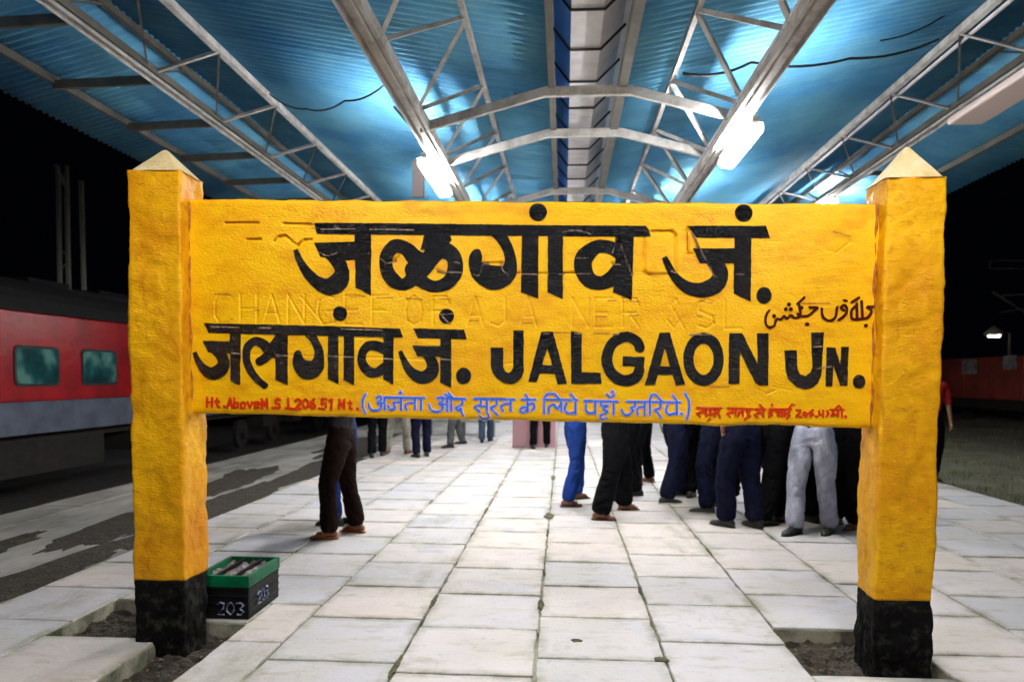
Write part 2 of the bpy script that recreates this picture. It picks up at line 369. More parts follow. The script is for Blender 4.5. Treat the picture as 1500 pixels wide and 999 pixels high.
# platform body, edge strip, soil patches
mb = MB(); mb.box(-5.75, PX0, -10, 70, -.95, -.012); o = mb.obj('platform_edge', M_conc, platform)
mb = MB(); mb.box(PX0+.001, PX1-.001, -10, 70, -.95, -.13); mb.obj('platform_core', M_conc, platform)
mb = MB(); 
y = -10
while y < 70:
    mb.box(-5.95, -5.45, y, y+.98, -.12, .0 + random.uniform(-.004,.004)); y += 1.0
mb.obj('coping_stone', M_conc, platform)
def blob(name, cx, cy, rx, ry, ang, m, z, seed, parent=platform, amp=.35, th=.02):
    n = 60; vv = []; ff = []
    for ring, rr in enumerate((1, .93, .5)):
        for i in range(n):
            t = 2*math.pi*i/n; k = 1 + amp*float(fbm(np.array([math.cos(t)*2.2+seed]), np.array([math.sin(t)*2.2]), seed, 4)[0])*1.6
            x = rx*k*rr*math.cos(t); y_ = ry*k*rr*math.sin(t)
            vv.append((cx+x*math.cos(ang)-y_*math.sin(ang), cy+x*math.sin(ang)+y_*math.cos(ang), z-th if ring == 0 else z+(.004*random.random() if ring == 2 else 0)))
    for r_ in range(2):
        for i in range(n): j = (i+1)%n; ff.append((r_*n+i, r_*n+j, (r_+1)*n+j, (r_+1)*n+i))
    ff.append(tuple(range(2*n, 3*n)))
    return mesh_obj(name, vv, ff, m, parent)
for (cx, cy, rx, ry, ang, sd) in ((-3.9,5.0,.25,1.6,0,1),(-3.95,8.2,.35,1.9,0.03,2),(-4.45,7.0,.28,1.3,.1,3),(-4.9,5.7,.2,1.0,.05,4),(-3.95,12.5,.4,3.0,0,5),(-4.7,10.5,.35,1.6,0.1,6),(-4.5,16,.5,3,0,8),(-4.2,3.2,.22,.9,.1,12)):
    b = blob('soil_patch', cx, cy, rx, ry, ang, M_soil, -.004, sd); b['kind'] = 'stuff'
for (x_, y_, rx, ry, ang, sd) in MOSS:
    if ry > .05: x_ = min(TX, key=lambda t_: abs(t_-x_))
    blob('joint_moss', x_, y_, rx, ry, ang, M_moss, .0045, sd, amp=.4, th=.01)['kind'] = 'stuff'
# right field
nx, ny = 90, 220
X, Y = np.meshgrid(np.linspace(5.5, 40, nx), np.linspace(-5, 120, ny)); Z = -.06 + .12*fbm(X*.8, Y*.8, 5, 4)
Z = np.where(X < 5.9, np.minimum(Z, -.03), Z)
tag(mesh_obj('grass_field', np.stack([X, Y, Z], -1).reshape(-1, 3), [(j*nx+i, j*nx+i+1, (j+1)*nx+i+1, (j+1)*nx+i) for j in range(ny-1) for i in range(nx-1)], M_field), kind='structure')
n = 26000
gx = 5.6 + rng.random(n)**1.3*10; gy = 6 + rng.random(n)**1.5*34; keep = fbm(gx*.7, gy*.7, 8, 3) > -.1; gx = gx[keep]; gy = gy[keep]; n = len(gx)
h = .03 + .09*rng.random(n); a = rng.random(n)*6.283; w = .006; gz = -.06 + .12*fbm(gx*.8, gy*.8, 5, 4) - .01
lx = (rng.random(n)-.5)*.06; ly = (rng.random(n)-.5)*.06
vv = np.empty((n, 3, 3)); vv[:,0] = np.stack([gx-w*np.cos(a), gy-w*np.sin(a), gz], -1); vv[:,1] = np.stack([gx+w*np.cos(a), gy+w*np.sin(a), gz], -1); vv[:,2] = np.stack([gx+lx, gy+ly, gz+h], -1)
tag(mesh_obj('grass', vv.reshape(-1, 3), np.arange(3*n).reshape(-1, 3).tolist(), M_grass), kind='stuff')

# ------------------------------------------------------------------ rails
for xx in (-6.6, -8.25):
    mb = MB(); mb.box(xx-.035, xx+.035, -20, 150, -.80, -.76); mb.box(xx-.01, xx+.01, -20, 150, -.90, -.80); mb.box(xx-.07, xx+.07, -20, 150, -.93, -.90)
    tag(mb.obj('rail', mat('rail_steel', (0.25,0.22,0.2), .35, metal=.8)), 'steel running rail of the empty track beside the platform, ' + ('nearer the platform' if xx > -7 else 'nearer the red coach'), 'rail')
mb = MB()
y = -2
while y < 70:
    mb.box(-8.8, -6.05, y, y+.25, -.96, -.90); y += .65
tag(mb.obj('sleepers', M_conc), kind='stuff')

# ------------------------------------------------------------------ canopy roof
CX = 0.10       # centre of the canopy
canopy = thing('platform_canopy', 'blue corrugated roof canopy on lattice steel girders with a central gutter above the platform', 'roof canopy', (CX, 0, 0))
Z0 = EYE
def RZ(x):      # roof height by |x| from the centre line
    x = abs(x)
    return (Z0 + 2.64 + .19*(x-.30)) if x <= 4.25 else (Z0 + 2.64 + .19*3.95 - .25*(x-4.25))
def sheet_mesh(xa, xb, key):
    waves = 10; seg = 8; n = waves*seg; W_ = 1.04; me = bpy.data.meshes.new('roof_sheet'); vv = []; ff = []
    xsn = [xa, xb]
    for i in range(n+1):
        y = W_*i/n; dz = .019*math.cos(2*math.pi*i/seg)
        for x in xsn: vv.append((x, y, RZ(x) - Z0 + dz + .02))
    for i in range(n): a = i*2; ff.append((a, a+1, a+3, a+2))
    n2 = len(vv)
    for i in range(n+1):
        for x in xsn: p = vv[i*2 + xsn.index(x)]; vv.append((p[0], p[1], p[2]+.002))
    for i in range(n): a = n2+i*2; ff.append((a, a+2, a+3, a+1))
    for i in range(n):
        for s in (0, 1):
            a, b = i*2+s, (i+1)*2+s; ff.append((a, b, b+n2, a+n2) if s == 0 else (a, a+n2, b+n2, b))
    me.from_pydata(vv, [], ff); me.update(); me.materials.append(M_sheet); me.shade_smooth(); return me
strips = [(-6.02,-4.22), (-4.28,-.25), (.40,4.28), (4.22,6.02)]
for si, (xa, xb) in enumerate(strips):
    me = sheet_mesh(xa, xb, si)
    for k in range(64):
        o = bpy.data.objects.new('roof_sheet', me); C.objects.link(o); o.parent = canopy
        o.location = (0, -6 + k, Z0 + (.003 if k % 2 else 0)); 
YA, YB = -6.0, 58.0
def bx(name, x, z, w, h, m, kind='box', roll=0): return bar(name, (x, YA, z), (x, YB, z), w, h, m, canopy, kind, roll)
for s in (-1, 1):
    sx = s
    # inner girder
    L1 = (s*1.40, Z0+2.20); U1 = (s*.86, RZ(.86)-.05)
    bx('chord', L1[0], L1[1], .10, .055, M_steel, 'U', math.pi)
    bx('chord', L1[0]-s*.075, L1[1]+.035, .03, .09, M_steel)
    bx('purlin', U1[0], U1[1], .04, .06, M_steel, 'box')
    U1b = (s*1.95, RZ(1.95)-.04)
    # outer girder
    L2 = (s*4.28, Z0+3.0); U2 = (s*3.52, RZ(3.52)-.05); R2 = (s*4.25, RZ(4.25)-.06)
    bx('chord', L2[0], L2[1], .11, .05, M_steel, 'U', math.pi)
    bx('chord', L2[0]-s*.085, L2[1]+.03, .03, .07, M_dsteel)
    bx('purlin', U2[0], U2[1], .06, .07, M_steel, 'box'); bx('purlin', R2[0], R2[1], .05, .06, M_dsteel, 'box')
    bx('purlin', s*5.42, RZ(5.42)-.045, .05, .08, M_dsteel, 'box')
    # struts
    for k in range(-5, 18):
        y = 6.25 + 1.3*k
        bar('strut', (L1[0]-s*.03, y, L1[1]+.02), (U1[0], y+.65, U1[1]-.02), .035, .035, M_steel, canopy)
        bar('strut', (L1[0]-s*.03, y+.03, L1[1]+.02), (U1[0], y-.62, U1[1]-.02), .035, .035, M_steel, canopy)
        if k % 2: bar('strut', (L1[0], y, L1[1]+.03), (U1b[0], y+.5, U1b[1]), .03, .03, M_dsteel, canopy)
        y2 = 7.2 + 1.45*k
        bar('strut', (U2[0], y2, U2[1]-.03), (L2[0]-s*.02, y2+.1, L2[1]+.02), .032, .032, M_steel, canopy)
        bar('strut', (U2[0], y2+.03, U2[1]-.03), (L2[0]-s*.02, y2+1.5, L2[1]+.02), .02, .02, M_dsteel, canopy)
        bar('strut', (R2[0], y2+.8, R2[1]), (L2[0], y2+.1, L2[1]+.02), .02, .02, M_dsteel, canopy)
        if s < 0 and k < 12: bar('rafter', (s*4.36, 7.49+1.3*k, L2[1]+.03), (s*5.42, 7.49+1.3*k, RZ(5.42)-.10), .04, .09, M_dsteel, canopy, 'box')
        if s > 0 and k < 12 and k % 3 == 0: bar('rafter', (s*4.36, 7.49+1.3*k, L2[1]+.03), (s*5.42, 7.49+1.3*k, RZ(5.42)-.10), .03, .06, M_dsteel, canopy, 'box')
    # gutter side beams
bx('gutter_beam', -.225, Z0+2.60, .055, .12, M_dsteel, 'U', 0)
bx('gutter_beam', .40, Z0+2.60, .075, .12, M_dsteel, 'U', 0)
# gutter trough (trapezoid)
prof = [(-.30, 2.90), (-.20, 2.90), (-.065, 2.68), (.175, 2.68), (.36, 2.90), (.44, 2.90)]
def strip(name, a, b, m):
    (x0, z0), (x1, z1) = a, b; n_ = Vector((z1-z0, 0, -(x1-x0))).normalized()*.004
    vv = []
    for yy in (YA, YB):
        vv += [(x0, yy, Z0+z0), (x1, yy, Z0+z1), (x1-n_.x, yy, Z0+z1-n_.z), (x0-n_.x, yy, Z0+z0-n_.z)]
    ff = [(0,1,5,4),(1,2,6,5),(2,3,7,6),(3,0,4,7),(0,3,2,1),(4,5,6,7)]
    return mesh_obj(name, vv, ff, m, canopy)
strip('gutter_side', prof[1], prof[2], M_gutb); strip('gutter_bottom', prof[2], prof[3], M_gut); strip('gutter_side', prof[3], prof[4], M_gut)
strip('gutter_lip', prof[0], prof[1], M_gut); strip('gutter_lip', prof[4], prof[5], M_gut)
for k in range(34):
    y = 4.2 + .66*k
    mb = MB(); mb.tube([(-.22,y,Z0+2.86),(-.07,y,Z0+2.665),(.18,y,Z0+2.665),(.38,y,Z0+2.86)], .011, 6); mb.obj('gutter_strap', M_cable, canopy)
for xx, zz in ((1.31, Z0+2.27), (-1.49, Z0+2.25), (3.60, Z0+3.16)): bx('conduit', xx, zz, .025, .025, M_gut)
# arched cross ties
def tie(y, w=.05, h=.085):
    pts = [(-1.40, y, Z0+2.22), (-.28, y, Z0+2.52), (.47, y, Z0+2.52), (1.40, y, Z0+2.27)]
    mb = MB(); sec = [(-w/2,-h/2),(w/2,-h/2),(w/2,h/2),(-w/2,h/2)]
    vv = []; ff = []
    for (x, yy, z) in pts:
        for a, b in sec: vv.append((x, yy+a, z+b))
    for i in range(3):
        for k in range(4): ff.append((i*4+k, i*4+(k+1)%4, (i+1)*4+(k+1)%4, (i+1)*4+k))
    ff += [(3,2,1,0), (12,13,14,15)]
    o = mesh_obj('tie_beam', vv, ff, M_steel, canopy)
    bm = bmesh.new(); bm.from_mesh(o.data); bmesh.ops.bevel(bm, geom=bm.edges[:], offset=.006, segments=1, affect='EDGES'); bm.to_mesh(o.data); bm.free()
for y in (6.68, 7.8, 10.2, 12.9, 15.6, 18.3, 21, 26.4, 31.8): tie(y)
for y in (-3.3, 1.0): tie(y)

# cables strung under the roof
def cable(pts, r, label):
    mb = MB(); P_ = []
    for i in range(len(pts)-1):
        for t in np.linspace(0, 1, 8, endpoint=False):
            a, b = Vector(pts[i]), Vector(pts[i+1]); p = a.lerp(b, t); p.z -= .05*4*t*(1-t); P_.append(p)
    P_.append(Vector(pts[-1])); mb.tube(P_, r, 6)
    tag(mb.obj('cable', M_cable, smooth=True), label, 'cable')
def X3(px, py, Y): return tuple(at_y(px, py, Y))
cable([X3(1000,108,6.2), X3(1100,92,6.3), X3(1245,86,6.8), X3(1375,58,7.3)], .012, 'thick black cable sagging under the blue roof to the right of the right lit lamp')
cable([X3(1290,60,6.6), X3(1400,12,7.0), X3(1480,-20,7.2)], .008, 'thin black cable near the top right of the canopy, above the longer sagging one')
cable([X3(395,138,8.2), X3(450,160,7.8), X3(505,148,7.2), X3(566,122,6.9)], .009, 'black cable drooping under the roof left of the left lattice girder')
cable([X3(700,118,7.6), X3(745,132,7.2), X3(798,138,6.9)], .010, 'short black cable running to the gutter beam just left of the gutter')

# ------------------------------------------------------------------ canopy lamps
lamp_proto = None
LAMPG = 'lamps slung under the canopy girders'
M_tubelit = emis('lamp_tube_lit', (1.0, 0.97, 0.93), LAMP_W); M_up = emis('lamp_upward_lit', (1.0, 0.97, 0.93), LAMP_W*1.25); M_tubefront = emis('lamp_tube_lit_near', (1.0, 0.97, 0.93), LAMP_W*.66)
def lamp(x, y0, z, label, lit=True, length=1.25, w=.17, tilt=0, group=LAMPG, front=False):
    t = thing('canopy_lamp', label, 'lamp', (x, y0, z), 0, group)
    t.rotation_euler = (0, tilt, 0)
    mb = MB(); mb.box(-.03, .03, 0, length, 0.03, .075); mb.obj('housing', M_lampbox, t, bevel=.008)
    mb = MB(); mb.box(-w/2, w/2, .03, length-.03, -.045, .028); mb.obj('diffuser', M_lit if lit else M_dim, t, bevel=.02)
    if lit:
        mt = M_tubefront if front else M_tubelit
        mb = MB(); mb.box(-w/2+.035, w/2-.035, .06, length-.06, -.060, -.046); mb.obj('tube', mt, t)
        for a_, b_ in ((-w/2+.015, -.035), (.035, w/2-.015)): mb = MB(); mb.box(a_, b_, .06, length-.06, .030, .040); mb.obj('upward_tube', M_up, t)
    for yy in (.15, length-.15):
        mb = MB(); mb.box(-.012, .012, yy-.012, yy+.012, .062, .13); mb.obj('bracket', M_dsteel, t)
    return t
pr = at_y(1083, 214, 6.75)
lamp(pr.x, 6.2, pr.z, 'lit white lamp on the right inner girder, brightest spot right of the gutter', tilt=.10, length=1.1)
pl = at_y(643, 268, 8.0)
lamp(pl.x, 7.15, pl.z, 'lit white lamp on the left inner girder, glaring just above the yellow board', tilt=-.10, length=1.3)
pd = at_y(1462, 146, 7.2)
lamp(pd.x, 6.5, pd.z, 'dull unlit lamp under the right outer girder, above the right yellow post', lit=False, length=1.3, w=.34)
lamp(1.50, 10.6, Z0+2.1, 'lit lamp on the right inner girder, second one beyond the yellow board', tilt=.1)
lamp(-1.35, 11.0, Z0+2.1, 'lit lamp on the left inner girder, second one beyond the yellow board', tilt=-.1)
lamp(4.42, 12.6, Z0+2.92, 'lit lamp on the right outer girder, hidden low behind the right post', length=1.2)
lamp(1.45, 15.6, Z0+2.1, 'lit lamp on the right inner girder, third one beyond the yellow board')
lamp(-1.35, 16.2, Z0+2.1, 'lit lamp on the left inner girder, third one beyond the yellow board')
lamp(1.50, 21.0, Z0+2.1, 'lit lamp on the right inner girder, far down the platform')
lamp(-1.35, 22.5, Z0+2.1, 'lit lamp on the left inner girder, far down the platform')
lamp(1.45, 1.75, Z0+2.12, 'lit lamp on the right inner girder, just overhead of the viewer', front=True)
lamp(-1.25, 1.6, Z0+2.12, 'lit lamp on the left inner girder, just overhead of the viewer', front=True)

# junction box by the left lamp
p = at_y(613, 264, 9.3); mb = MB(); mb.box(p.x-.07, p.x+.07, 9.25, 9.35, p.z-.22, p.z+.24)
tag(mb.obj('junction_box', mat('box_paint', (.22,.17,.16), .6), bevel=.01), 'pinkish box hung beside the glaring left canopy lamp', 'box')

# ------------------------------------------------------------------ pillar
def pillar(x, y, label):
    t = thing('roof_pillar', label, 'pillar', (x, y, 0), 0, 'pink roof pillars along the platform')
    mb = MB(); mb.box(-.46, .46, 0, .92, 0, 1.3); mb.obj('plinth', M_pink, t, bevel=.02)
    mb = MB(); mb.box(-.2, .2, .26, .66, 1.3, Z0+2.5); mb.obj('shaft', M_pink, t, bevel=.02)
    mb = MB(); mb.box(-1.5, 1.5, .36, .56, Z0+2.36, Z0+2.50); mb.obj('capital_beam', M_steel, t)
q = at_z(782, 655)
pillar(q.x, q.y, 'pink plastered roof pillar standing behind the dark trouser legs')
pillar(q.x, q.y+14, 'pink plastered roof pillar farther down the platform')

# ------------------------------------------------------------------ NAME BOARD
YP = 3.93; DP = 0.27; YBd = YP + .37*DP
sign = thing('station_name_board', 'large yellow railway station name board between two stout yellow posts with black feet', 'sign', (0, YP, 0))
# --- posts
def post(pxl, pxr, pytop, pyblack, pyapex, pxapex, seed, lab):
    a = at_y(pxl[1], 850, YP); b = at_y(pxr[1], 850, YP)
    x0, x1 = a.x, b.x; cx = (x0+x1)/2; w = (x1-x0); 
    ztop = at_y((pxl[0]+pxr[0])/2, pytop, YP).z; zb = at_y(cx, pyblack, YP).z if False else at_y((pxl[1]+pxr[1])/2, pyblack, YP).z
    zap = at_y(pxapex, pyapex, YP+DP/2).z
    r = .016; per = []; hw, hd = w/2, DP/2
    n = 26
    for i in range(n): per.append((-hw+r+(w-2*r)*i/n, -hd, 0, -1))
    for i in range(4): t = -math.pi/2+math.pi/2*i/4; per.append((hw-r+r*math.cos(t), -hd+r+r*math.sin(t), math.cos(t), math.sin(t)))
    for i in range(n): per.append((hw, -hd+r+(DP-2*r)*i/n, 1, 0))
    for i in range(4): t = math.pi/2*i/4; per.append((hw-r+r*math.cos(t), hd-r+r*math.sin(t), math.cos(t), math.sin(t)))
    for i in range(n): per.append((hw-r-(w-2*r)*i/n, hd, 0, 1))
    for i in range(4): t = math.pi/2+math.pi/2*i/4; per.append((-hw+r+r*math.cos(t), hd-r+r*math.sin(t), math.cos(t), math.sin(t)))
    for i in range(n): per.append((-hw, hd-r-(DP-2*r)*i/n, -1, 0))
    for i in range(4): t = math.pi+math.pi/2*i/4; per.append((-hw+r+r*math.cos(t), -hd+r+r*math.sin(t), math.cos(t), math.sin(t)))
    per = np.array(per); K = len(per)
    s = np.cumsum(np.hypot(*np.diff(per[:, :2], axis=0, append=per[:1, :2]).T))
    def shell(name, z0, z1, m, parent, grow=0.0, captop=True, amp=.011):
        nz = max(6, int((z1-z0)/.011)); zz = np.linspace(z0, z1, nz)
        SS, ZZ = np.meshgrid(s, zz)
        # periodic noise using position on the perimeter
        PXm = np.broadcast_to(per[:,0], SS.shape); PYm = np.broadcast_to(per[:,1], SS.shape)
        d = amp*fbm(PXm*9+PYm*13+seed*3, ZZ*11, seed, 5, .55) + .012*fbm(PXm*3+PYm*4+seed, ZZ*2.5, seed+9, 2)
        d = d + grow
        X = PXm + per[:,2]*d; Y = PYm + per[:,3]*d
        vv = np.stack([X+cx, Y+hd, ZZ], -1).reshape(-1, 3)
        ff = [(j*K+i, j*K+(i+1)%K, (j+1)*K+(i+1)%K, (j+1)*K+i) for j in range(nz-1) for i in range(K)]
        ff.append(tuple(range((nz-1)*K, nz*K))); ff.append(tuple(range(K))[::-1])
        return mesh_obj(name, vv, ff, m, parent, smooth=True)
    pst = shell('post', zb, ztop, M_yellow2, sign)
    if lab: pst['label'] = lab
    shell('painted_foot', -.14, zb-.002, M_blackb, pst, grow=-.002, amp=.016)
    # pyramid cap, rounded, slightly irregular
    o_ = .012; vv = []; n = 10
    R_ = [(1.0+.04, 0), (1.05, .012), (.97, .028), (.66, .36), (.33, .70), (.10, .95), (0.0, 1.0)]
    hcap = zap - ztop; vv = []; ff = []; K2 = 40
    for (k, hh) in R_:
        for i in range(K2):
            t = 2*math.pi*(i+.5)/K2; c, sn = math.cos(t), math.sin(t); mm = max(abs(c), abs(sn))
            e = 1 + .02*math.sin(5*t+seed)
            vv.append((cx + k*hw*c/mm*e, hd + k*hd*sn/mm*e, ztop - .004 + hh*hcap))
    for j in range(len(R_)-1):
        for i in range(K2): ff.append((j*K2+i, j*K2+(i+1)%K2, (j+1)*K2+(i+1)%K2, (j+1)*K2+i))
    ff.append(tuple(range(K2))[::-1])
    mesh_obj('cap', vv, ff, M_cream, pst)
    return x0, x1, zb, ztop
pL = post((188, 195), (264, 271), 249, 850, 219, 240, 3, 'left yellow post standing by the black and green crate')
pR = post((1290, 1283), (1388, 1370), 259, 880, 214, 1335, 8, 'right yellow post standing in a square of bare soil')

# --- board panel as a relief grid
def BP(px, py):       # picture point -> board plane (x, z)
    p = at_y(px, py, YBd); return (p.x, p.z)
TL, TR, BL, BR = BP(270, 291), BP(1296, 298), BP(270, 604), BP(1296, 628)
xl = min(TL[0], BL[0]) ; xr = max(TR[0], BR[0])
NXg = 820; NZg = 262
gxs = np.linspace(xl, xr, NXg)
def edge(px_list):
    q = np.array([BP(*p) for p in px_list]); return np.interp(gxs, q[:,0], q[:,1])
ztop = edge([(270,291),(300,292),(350,290.5),(420,293),(452,291.5),(470,293.5),(520,292),(560,294.5),(600,293),(650,295),(700,293.5),(760,296),(820,294.5),(900,297),(1000,296),(1100,298),(1200,297.5),(1296,299)])
zbot = edge([(270,604),(300,606),(360,606),(470,610),(600,613),(700,614.5),(820,617),(900,619),(1000,621),(1060,624),(1130,622),(1200,626),(1296,628)])
ztop = ztop + .004*fbm(gxs*14, gxs*0, 31, 3); zbot = zbot + .005*fbm(gxs*12, gxs*0, 33, 4)
V01 = np.linspace(0, 1, NZg)[:, None]
GZ = zbot[None, :]*(1-V01) + ztop[None, :]*V01
GX = np.broadcast_to(gxs[None, :], GZ.shape)
H = .0026*fbm(GX*13, GZ*18, 1, 5, .55) + .006*fbm(GX*3, GZ*3, 5, 3)      # towards the viewer
# rounded margins
ed = np.minimum(GZ-zbot[None, :], ztop[None, :]-GZ); H = H - .014*np.exp(-(ed/.010)**1.2)
def groove(pts, w=.0048, depth=.006, lip=.0025):
    global H
    q = np.array([BP(*p) for p in pts])
    for a, b in zip(q[:-1], q[1:]):
        m_ = .02; i0 = np.searchsorted(gxs, min(a[0], b[0])-m_); i1 = np.searchsorted(gxs, max(a[0], b[0])+m_)
        X = GX[:, i0:i1]; Z = GZ[:, i0:i1]; d = b-a; L2_ = max(d@d, 1e-9)
        t = np.clip(((X-a[0])*d[0]+(Z-a[1])*d[1])/L2_, 0, 1); dx = X-a[0]-t*d[0]; dz = Z-a[1]-t*d[1]
        D = np.hypot(dx, dz)
        G = -depth*np.exp(-(D/w)**2)
        H[:, i0:i1] = np.where(G < -1e-5, np.minimum(H[:, i0:i1], H[:, i0:i1]*0.3 + G), H[:, i0:i1]) if lip == 0 else H[:, i0:i1] + np.maximum(G, -depth) * 0.55
# old engraved lettering ghosting through the paint (deep cuts, then faint ones)
deep = [[(330,327),(378,327)],[(415,328),(455,329)],[(468,334),(520,334)],[(538,335),(602,336)],[(361,351),(382,351)],[(402,354),(408,347),(418,346),(427,354),(436,360),(446,352),(456,351)],
 [(469,371),(482,373),(492,370)],[(557,377),(566,385),(578,382),(584,376)],[(500,392),(510,398)],[(522,396),(540,401)],[(640,396),(655,401),(676,397)],[(664,383),(674,385)],
 [(694,402),(702,400),(706,386),(735,385),(742,402),(748,403)],[(757,400),(802,401)],[(820,400),(864,400)],[(822,339),(840,337),(856,338),(866,343)],[(845,378),(862,377)],[(904,348),(896,372)],[(905,350),(916,376),(926,404)],[(896,386),(918,388)],
 [(955,339),(984,339),(990,345),(990,398)],[(944,345),(944,398),(952,402),(980,402)],[(1008,333),(1008,371),(1014,372)],[(1010,336),(1022,362),(1036,386),(1046,404)],[(1077,401),(1088,402)]]
for g in deep: groove(g, .0062, .024)
fine = [[(348,518),(420,521),(500,522),(600,526),(662,527)],[(455,330),(520,333)],[(300,560),(330,545)],[(735,534),(768,528)],[(1190,512),(1240,534),(1225,546)],[(1040,567),(1070,567)],[(1110,570),(1124,577),(1140,570)],[(440,434),(470,470),(500,505)],[(1130,566),(1160,572)],[(1230,340),(1245,355),(1225,370),(1210,366)]]
for g in fine: groove(g, .0036, .008)
GL = {'C':[[(1,.1),(.7,0),(.2,0),(0,.25),(0,.75),(.25,1),(.75,1),(1,.88)]],'H':[[(0,0),(0,1)],[(1,0),(1,1)],[(0,.5),(1,.5)]],'A':[[(0,1),(.5,0),(1,1)],[(.22,.65),(.78,.65)]],
 'N':[[(0,1),(0,0),(1,1),(1,0)]],'G':[[(1,.1),(.6,0),(.1,.2),(0,.6),(.3,1),(1,.95),(1,.55),(.6,.55)]],'E':[[(1,0),(0,0),(0,1),(1,1)],[(0,.5),(.7,.5)]],'F':[[(1,0),(0,0),(0,1)],[(0,.5),(.7,.5)]],
 'O':[[(.5,0),(.1,.15),(0,.5),(.1,.85),(.5,1),(.9,.85),(1,.5),(.9,.15),(.5,0)]],'R':[[(0,1),(0,0),(.8,0),(1,.25),(.8,.5),(0,.5)],[(.4,.5),(1,1)]],'J':[[(1,0),(1,.8),(.6,1),(.1,.9)]],
 'S':[[(1,.1),(.6,0),(.1,.1),(.1,.4),(.9,.6),(1,.85),(.5,1),(0,.9)]],'L':[[(0,0),(0,1),(1,1)]],'&':[[(1,1),(.2,.2),(.5,0),(.7,.2),(0,.75),(.4,1),(1,.6)]],
 'T':[[(0,0),(1,0)],[(.5,0),(.5,1)]],'V':[[(0,0),(.5,1),(1,0)]],
 't':[[(.5,.1),(.5,.9),(.9,1)],[(.1,.4),(.9,.4)]],'.':[[(.3,.93),(.5,1)]],'b':[[(.05,0),(.05,1),(.8,.95),(.8,.5),(.05,.5)]],'o':[[(.5,.4),(0,.6),(.1,1),(.8,1),(.9,.6),(.5,.4)]],
 'v':[[(0,.4),(.5,1),(1,.4)]],'e':[[(0,.7),(1,.7),(.8,.4),(.2,.4),(0,.7),(.2,1),(.9,.97)]],'M':[[(0,1),(0,0),(.5,.7),(1,0),(1,1)]],
 '2':[[(0,.2),(.4,0),(1,.1),(.9,.45),(0,1),(1,1)]],'0':[[(.5,0),(0,.3),(0,.7),(.5,1),(1,.7),(1,.3),(.5,0)]],'6':[[(.9,0),(.2,.3),(0,.8),(.5,1),(1,.8),(.8,.5),(.1,.6)]],
 '5':[[(1,0),(.1,0),(0,.45),(.8,.45),(1,.75),(.6,1),(0,.95)]],'1':[[(.2,.2),(.6,0),(.6,1)]],'3':[[(0,.05),(.6,0),(1,.2),(.5,.48),(1,.75),(.6,1),(0,.95)]]}
for ch, x0 in (('C',315),('H',352),('A',386),('N',422),('G',465),('E',505),('F',545),('O',594),('R',634),('A',684),('J',716),('A',762),('N',838),('E',872),('R',912),('&',978),('S',1022),('L',1062)):
    yb = 431 + (x0-315)*.011
    for st in GL[ch]: groove([(x0+24*u, yb+42*w_) for u, w_ in st], .0046, .0095)
dep = .10
vv = np.stack([GX, (YBd-YP) - H, GZ], -1).reshape(-1, 3); nV = len(vv)
idx = np.arange(NXg*NZg).reshape(NZg, NXg)
F4 = np.stack([idx[:-1,:-1], idx[:-1,1:], idx[1:,1:], idx[1:,:-1]], -1).reshape(-1, 4)
bt = vv.copy()[idx[-1]]; bt[:,1] = YBd-YP+dep; bb = vv.copy()[idx[0]]; bb[:,1] = YBd-YP+dep
vv = np.vstack([vv, bt, bb]); it = nV+np.arange(NXg); ib = nV+NXg+np.arange(NXg)
F4 = np.vstack([F4, np.stack([idx[-1,:-1], idx[-1,1:], it[1:], it[:-1]], -1), np.stack([ib[:-1], ib[1:], idx[0,1:], idx[0,:-1]], -1), np.stack([it[:-1], it[1:], ib[1:], ib[:-1]], -1)])
panel = mesh_obj('panel', vv, F4.tolist(), M_yellow, sign, smooth=True)
panel['label'] = 'yellow plaster panel with raised black lettering'
def Hat(x, z):
    i = np.clip((x-xl)/(xr-xl)*(NXg-1), 0, NXg-1.001); i0 = i.astype(int); fx = i-i0
    zb_ = np.interp(x, gxs, zbot); zt_ = np.interp(x, gxs, ztop)
    j = np.clip((z-zb_)/(zt_-zb_)*(NZg-1), 0, NZg-1.001); j0 = j.astype(int); fz = j-j0
    return (H[j0,i0]*(1-fx)+H[j0,i0+1]*fx)*(1-fz) + (H[j0+1,i0]*(1-fx)+H[j0+1,i0+1]*fx)*fz

# --- painted glyph builder: polygons and brush strokes in picture points -> conforming mesh
def catmull(pts, sub=5):
    P_ = [np.array(p, float) for p in pts]
    if len(P_) < 3: return P_
    out = []
    Q = [2*P_[0]-P_[1]] + P_ + [2*P_[-1]-P_[-2]]
    for i in range(1, len(Q)-2):
        for k in range(sub):
            t = k/sub; a, b, c, d = Q[i-1], Q[i], Q[i+1], Q[i+2]
            out.append(.5*((2*b)+(-a+c)*t+(2*a-5*b+4*c-d)*t*t+(-a+3*b-3*c+d)*t**3))
    out.append(P_[-1]); return out
def stroke_polys(pts, smooth=True, disc_ends=False):
    p = catmull(pts) if smooth else [np.array(q, float) for q in pts]
    polys = []
    for i in range(len(p)-1):
        a, b = p[i], p[i+1]; d = b[:2]-a[:2]; L_ = np.hypot(*d)
        if L_ < 1e-6: continue
        n_ = np.array([-d[1], d[0]])/L_
        polys.append([a[:2]+n_*a[2]/2, b[:2]+n_*b[2]/2, b[:2]-n_*b[2]/2, a[:2]-n_*a[2]/2])
    rng_ = range(len(p)) if disc_ends else range(1, len(p)-1)
    for i in rng_:
        r = p[i][2]/2; K = 12 if r > 3 else 7
        polys.append([p[i][:2]+r*np.array([math.cos(2*math.pi*k/K+.1*i), math.sin(2*math.pi*k/K+.1*i)]) for k in range(K)])
    return polys
def disc(cx, cy, rx, ry=None, n=22):
    ry = ry or rx
    return [(cx+rx*math.cos(2*math.pi*k/n), cy+ry*math.sin(2*math.pi*k/n)) for k in range(n)]
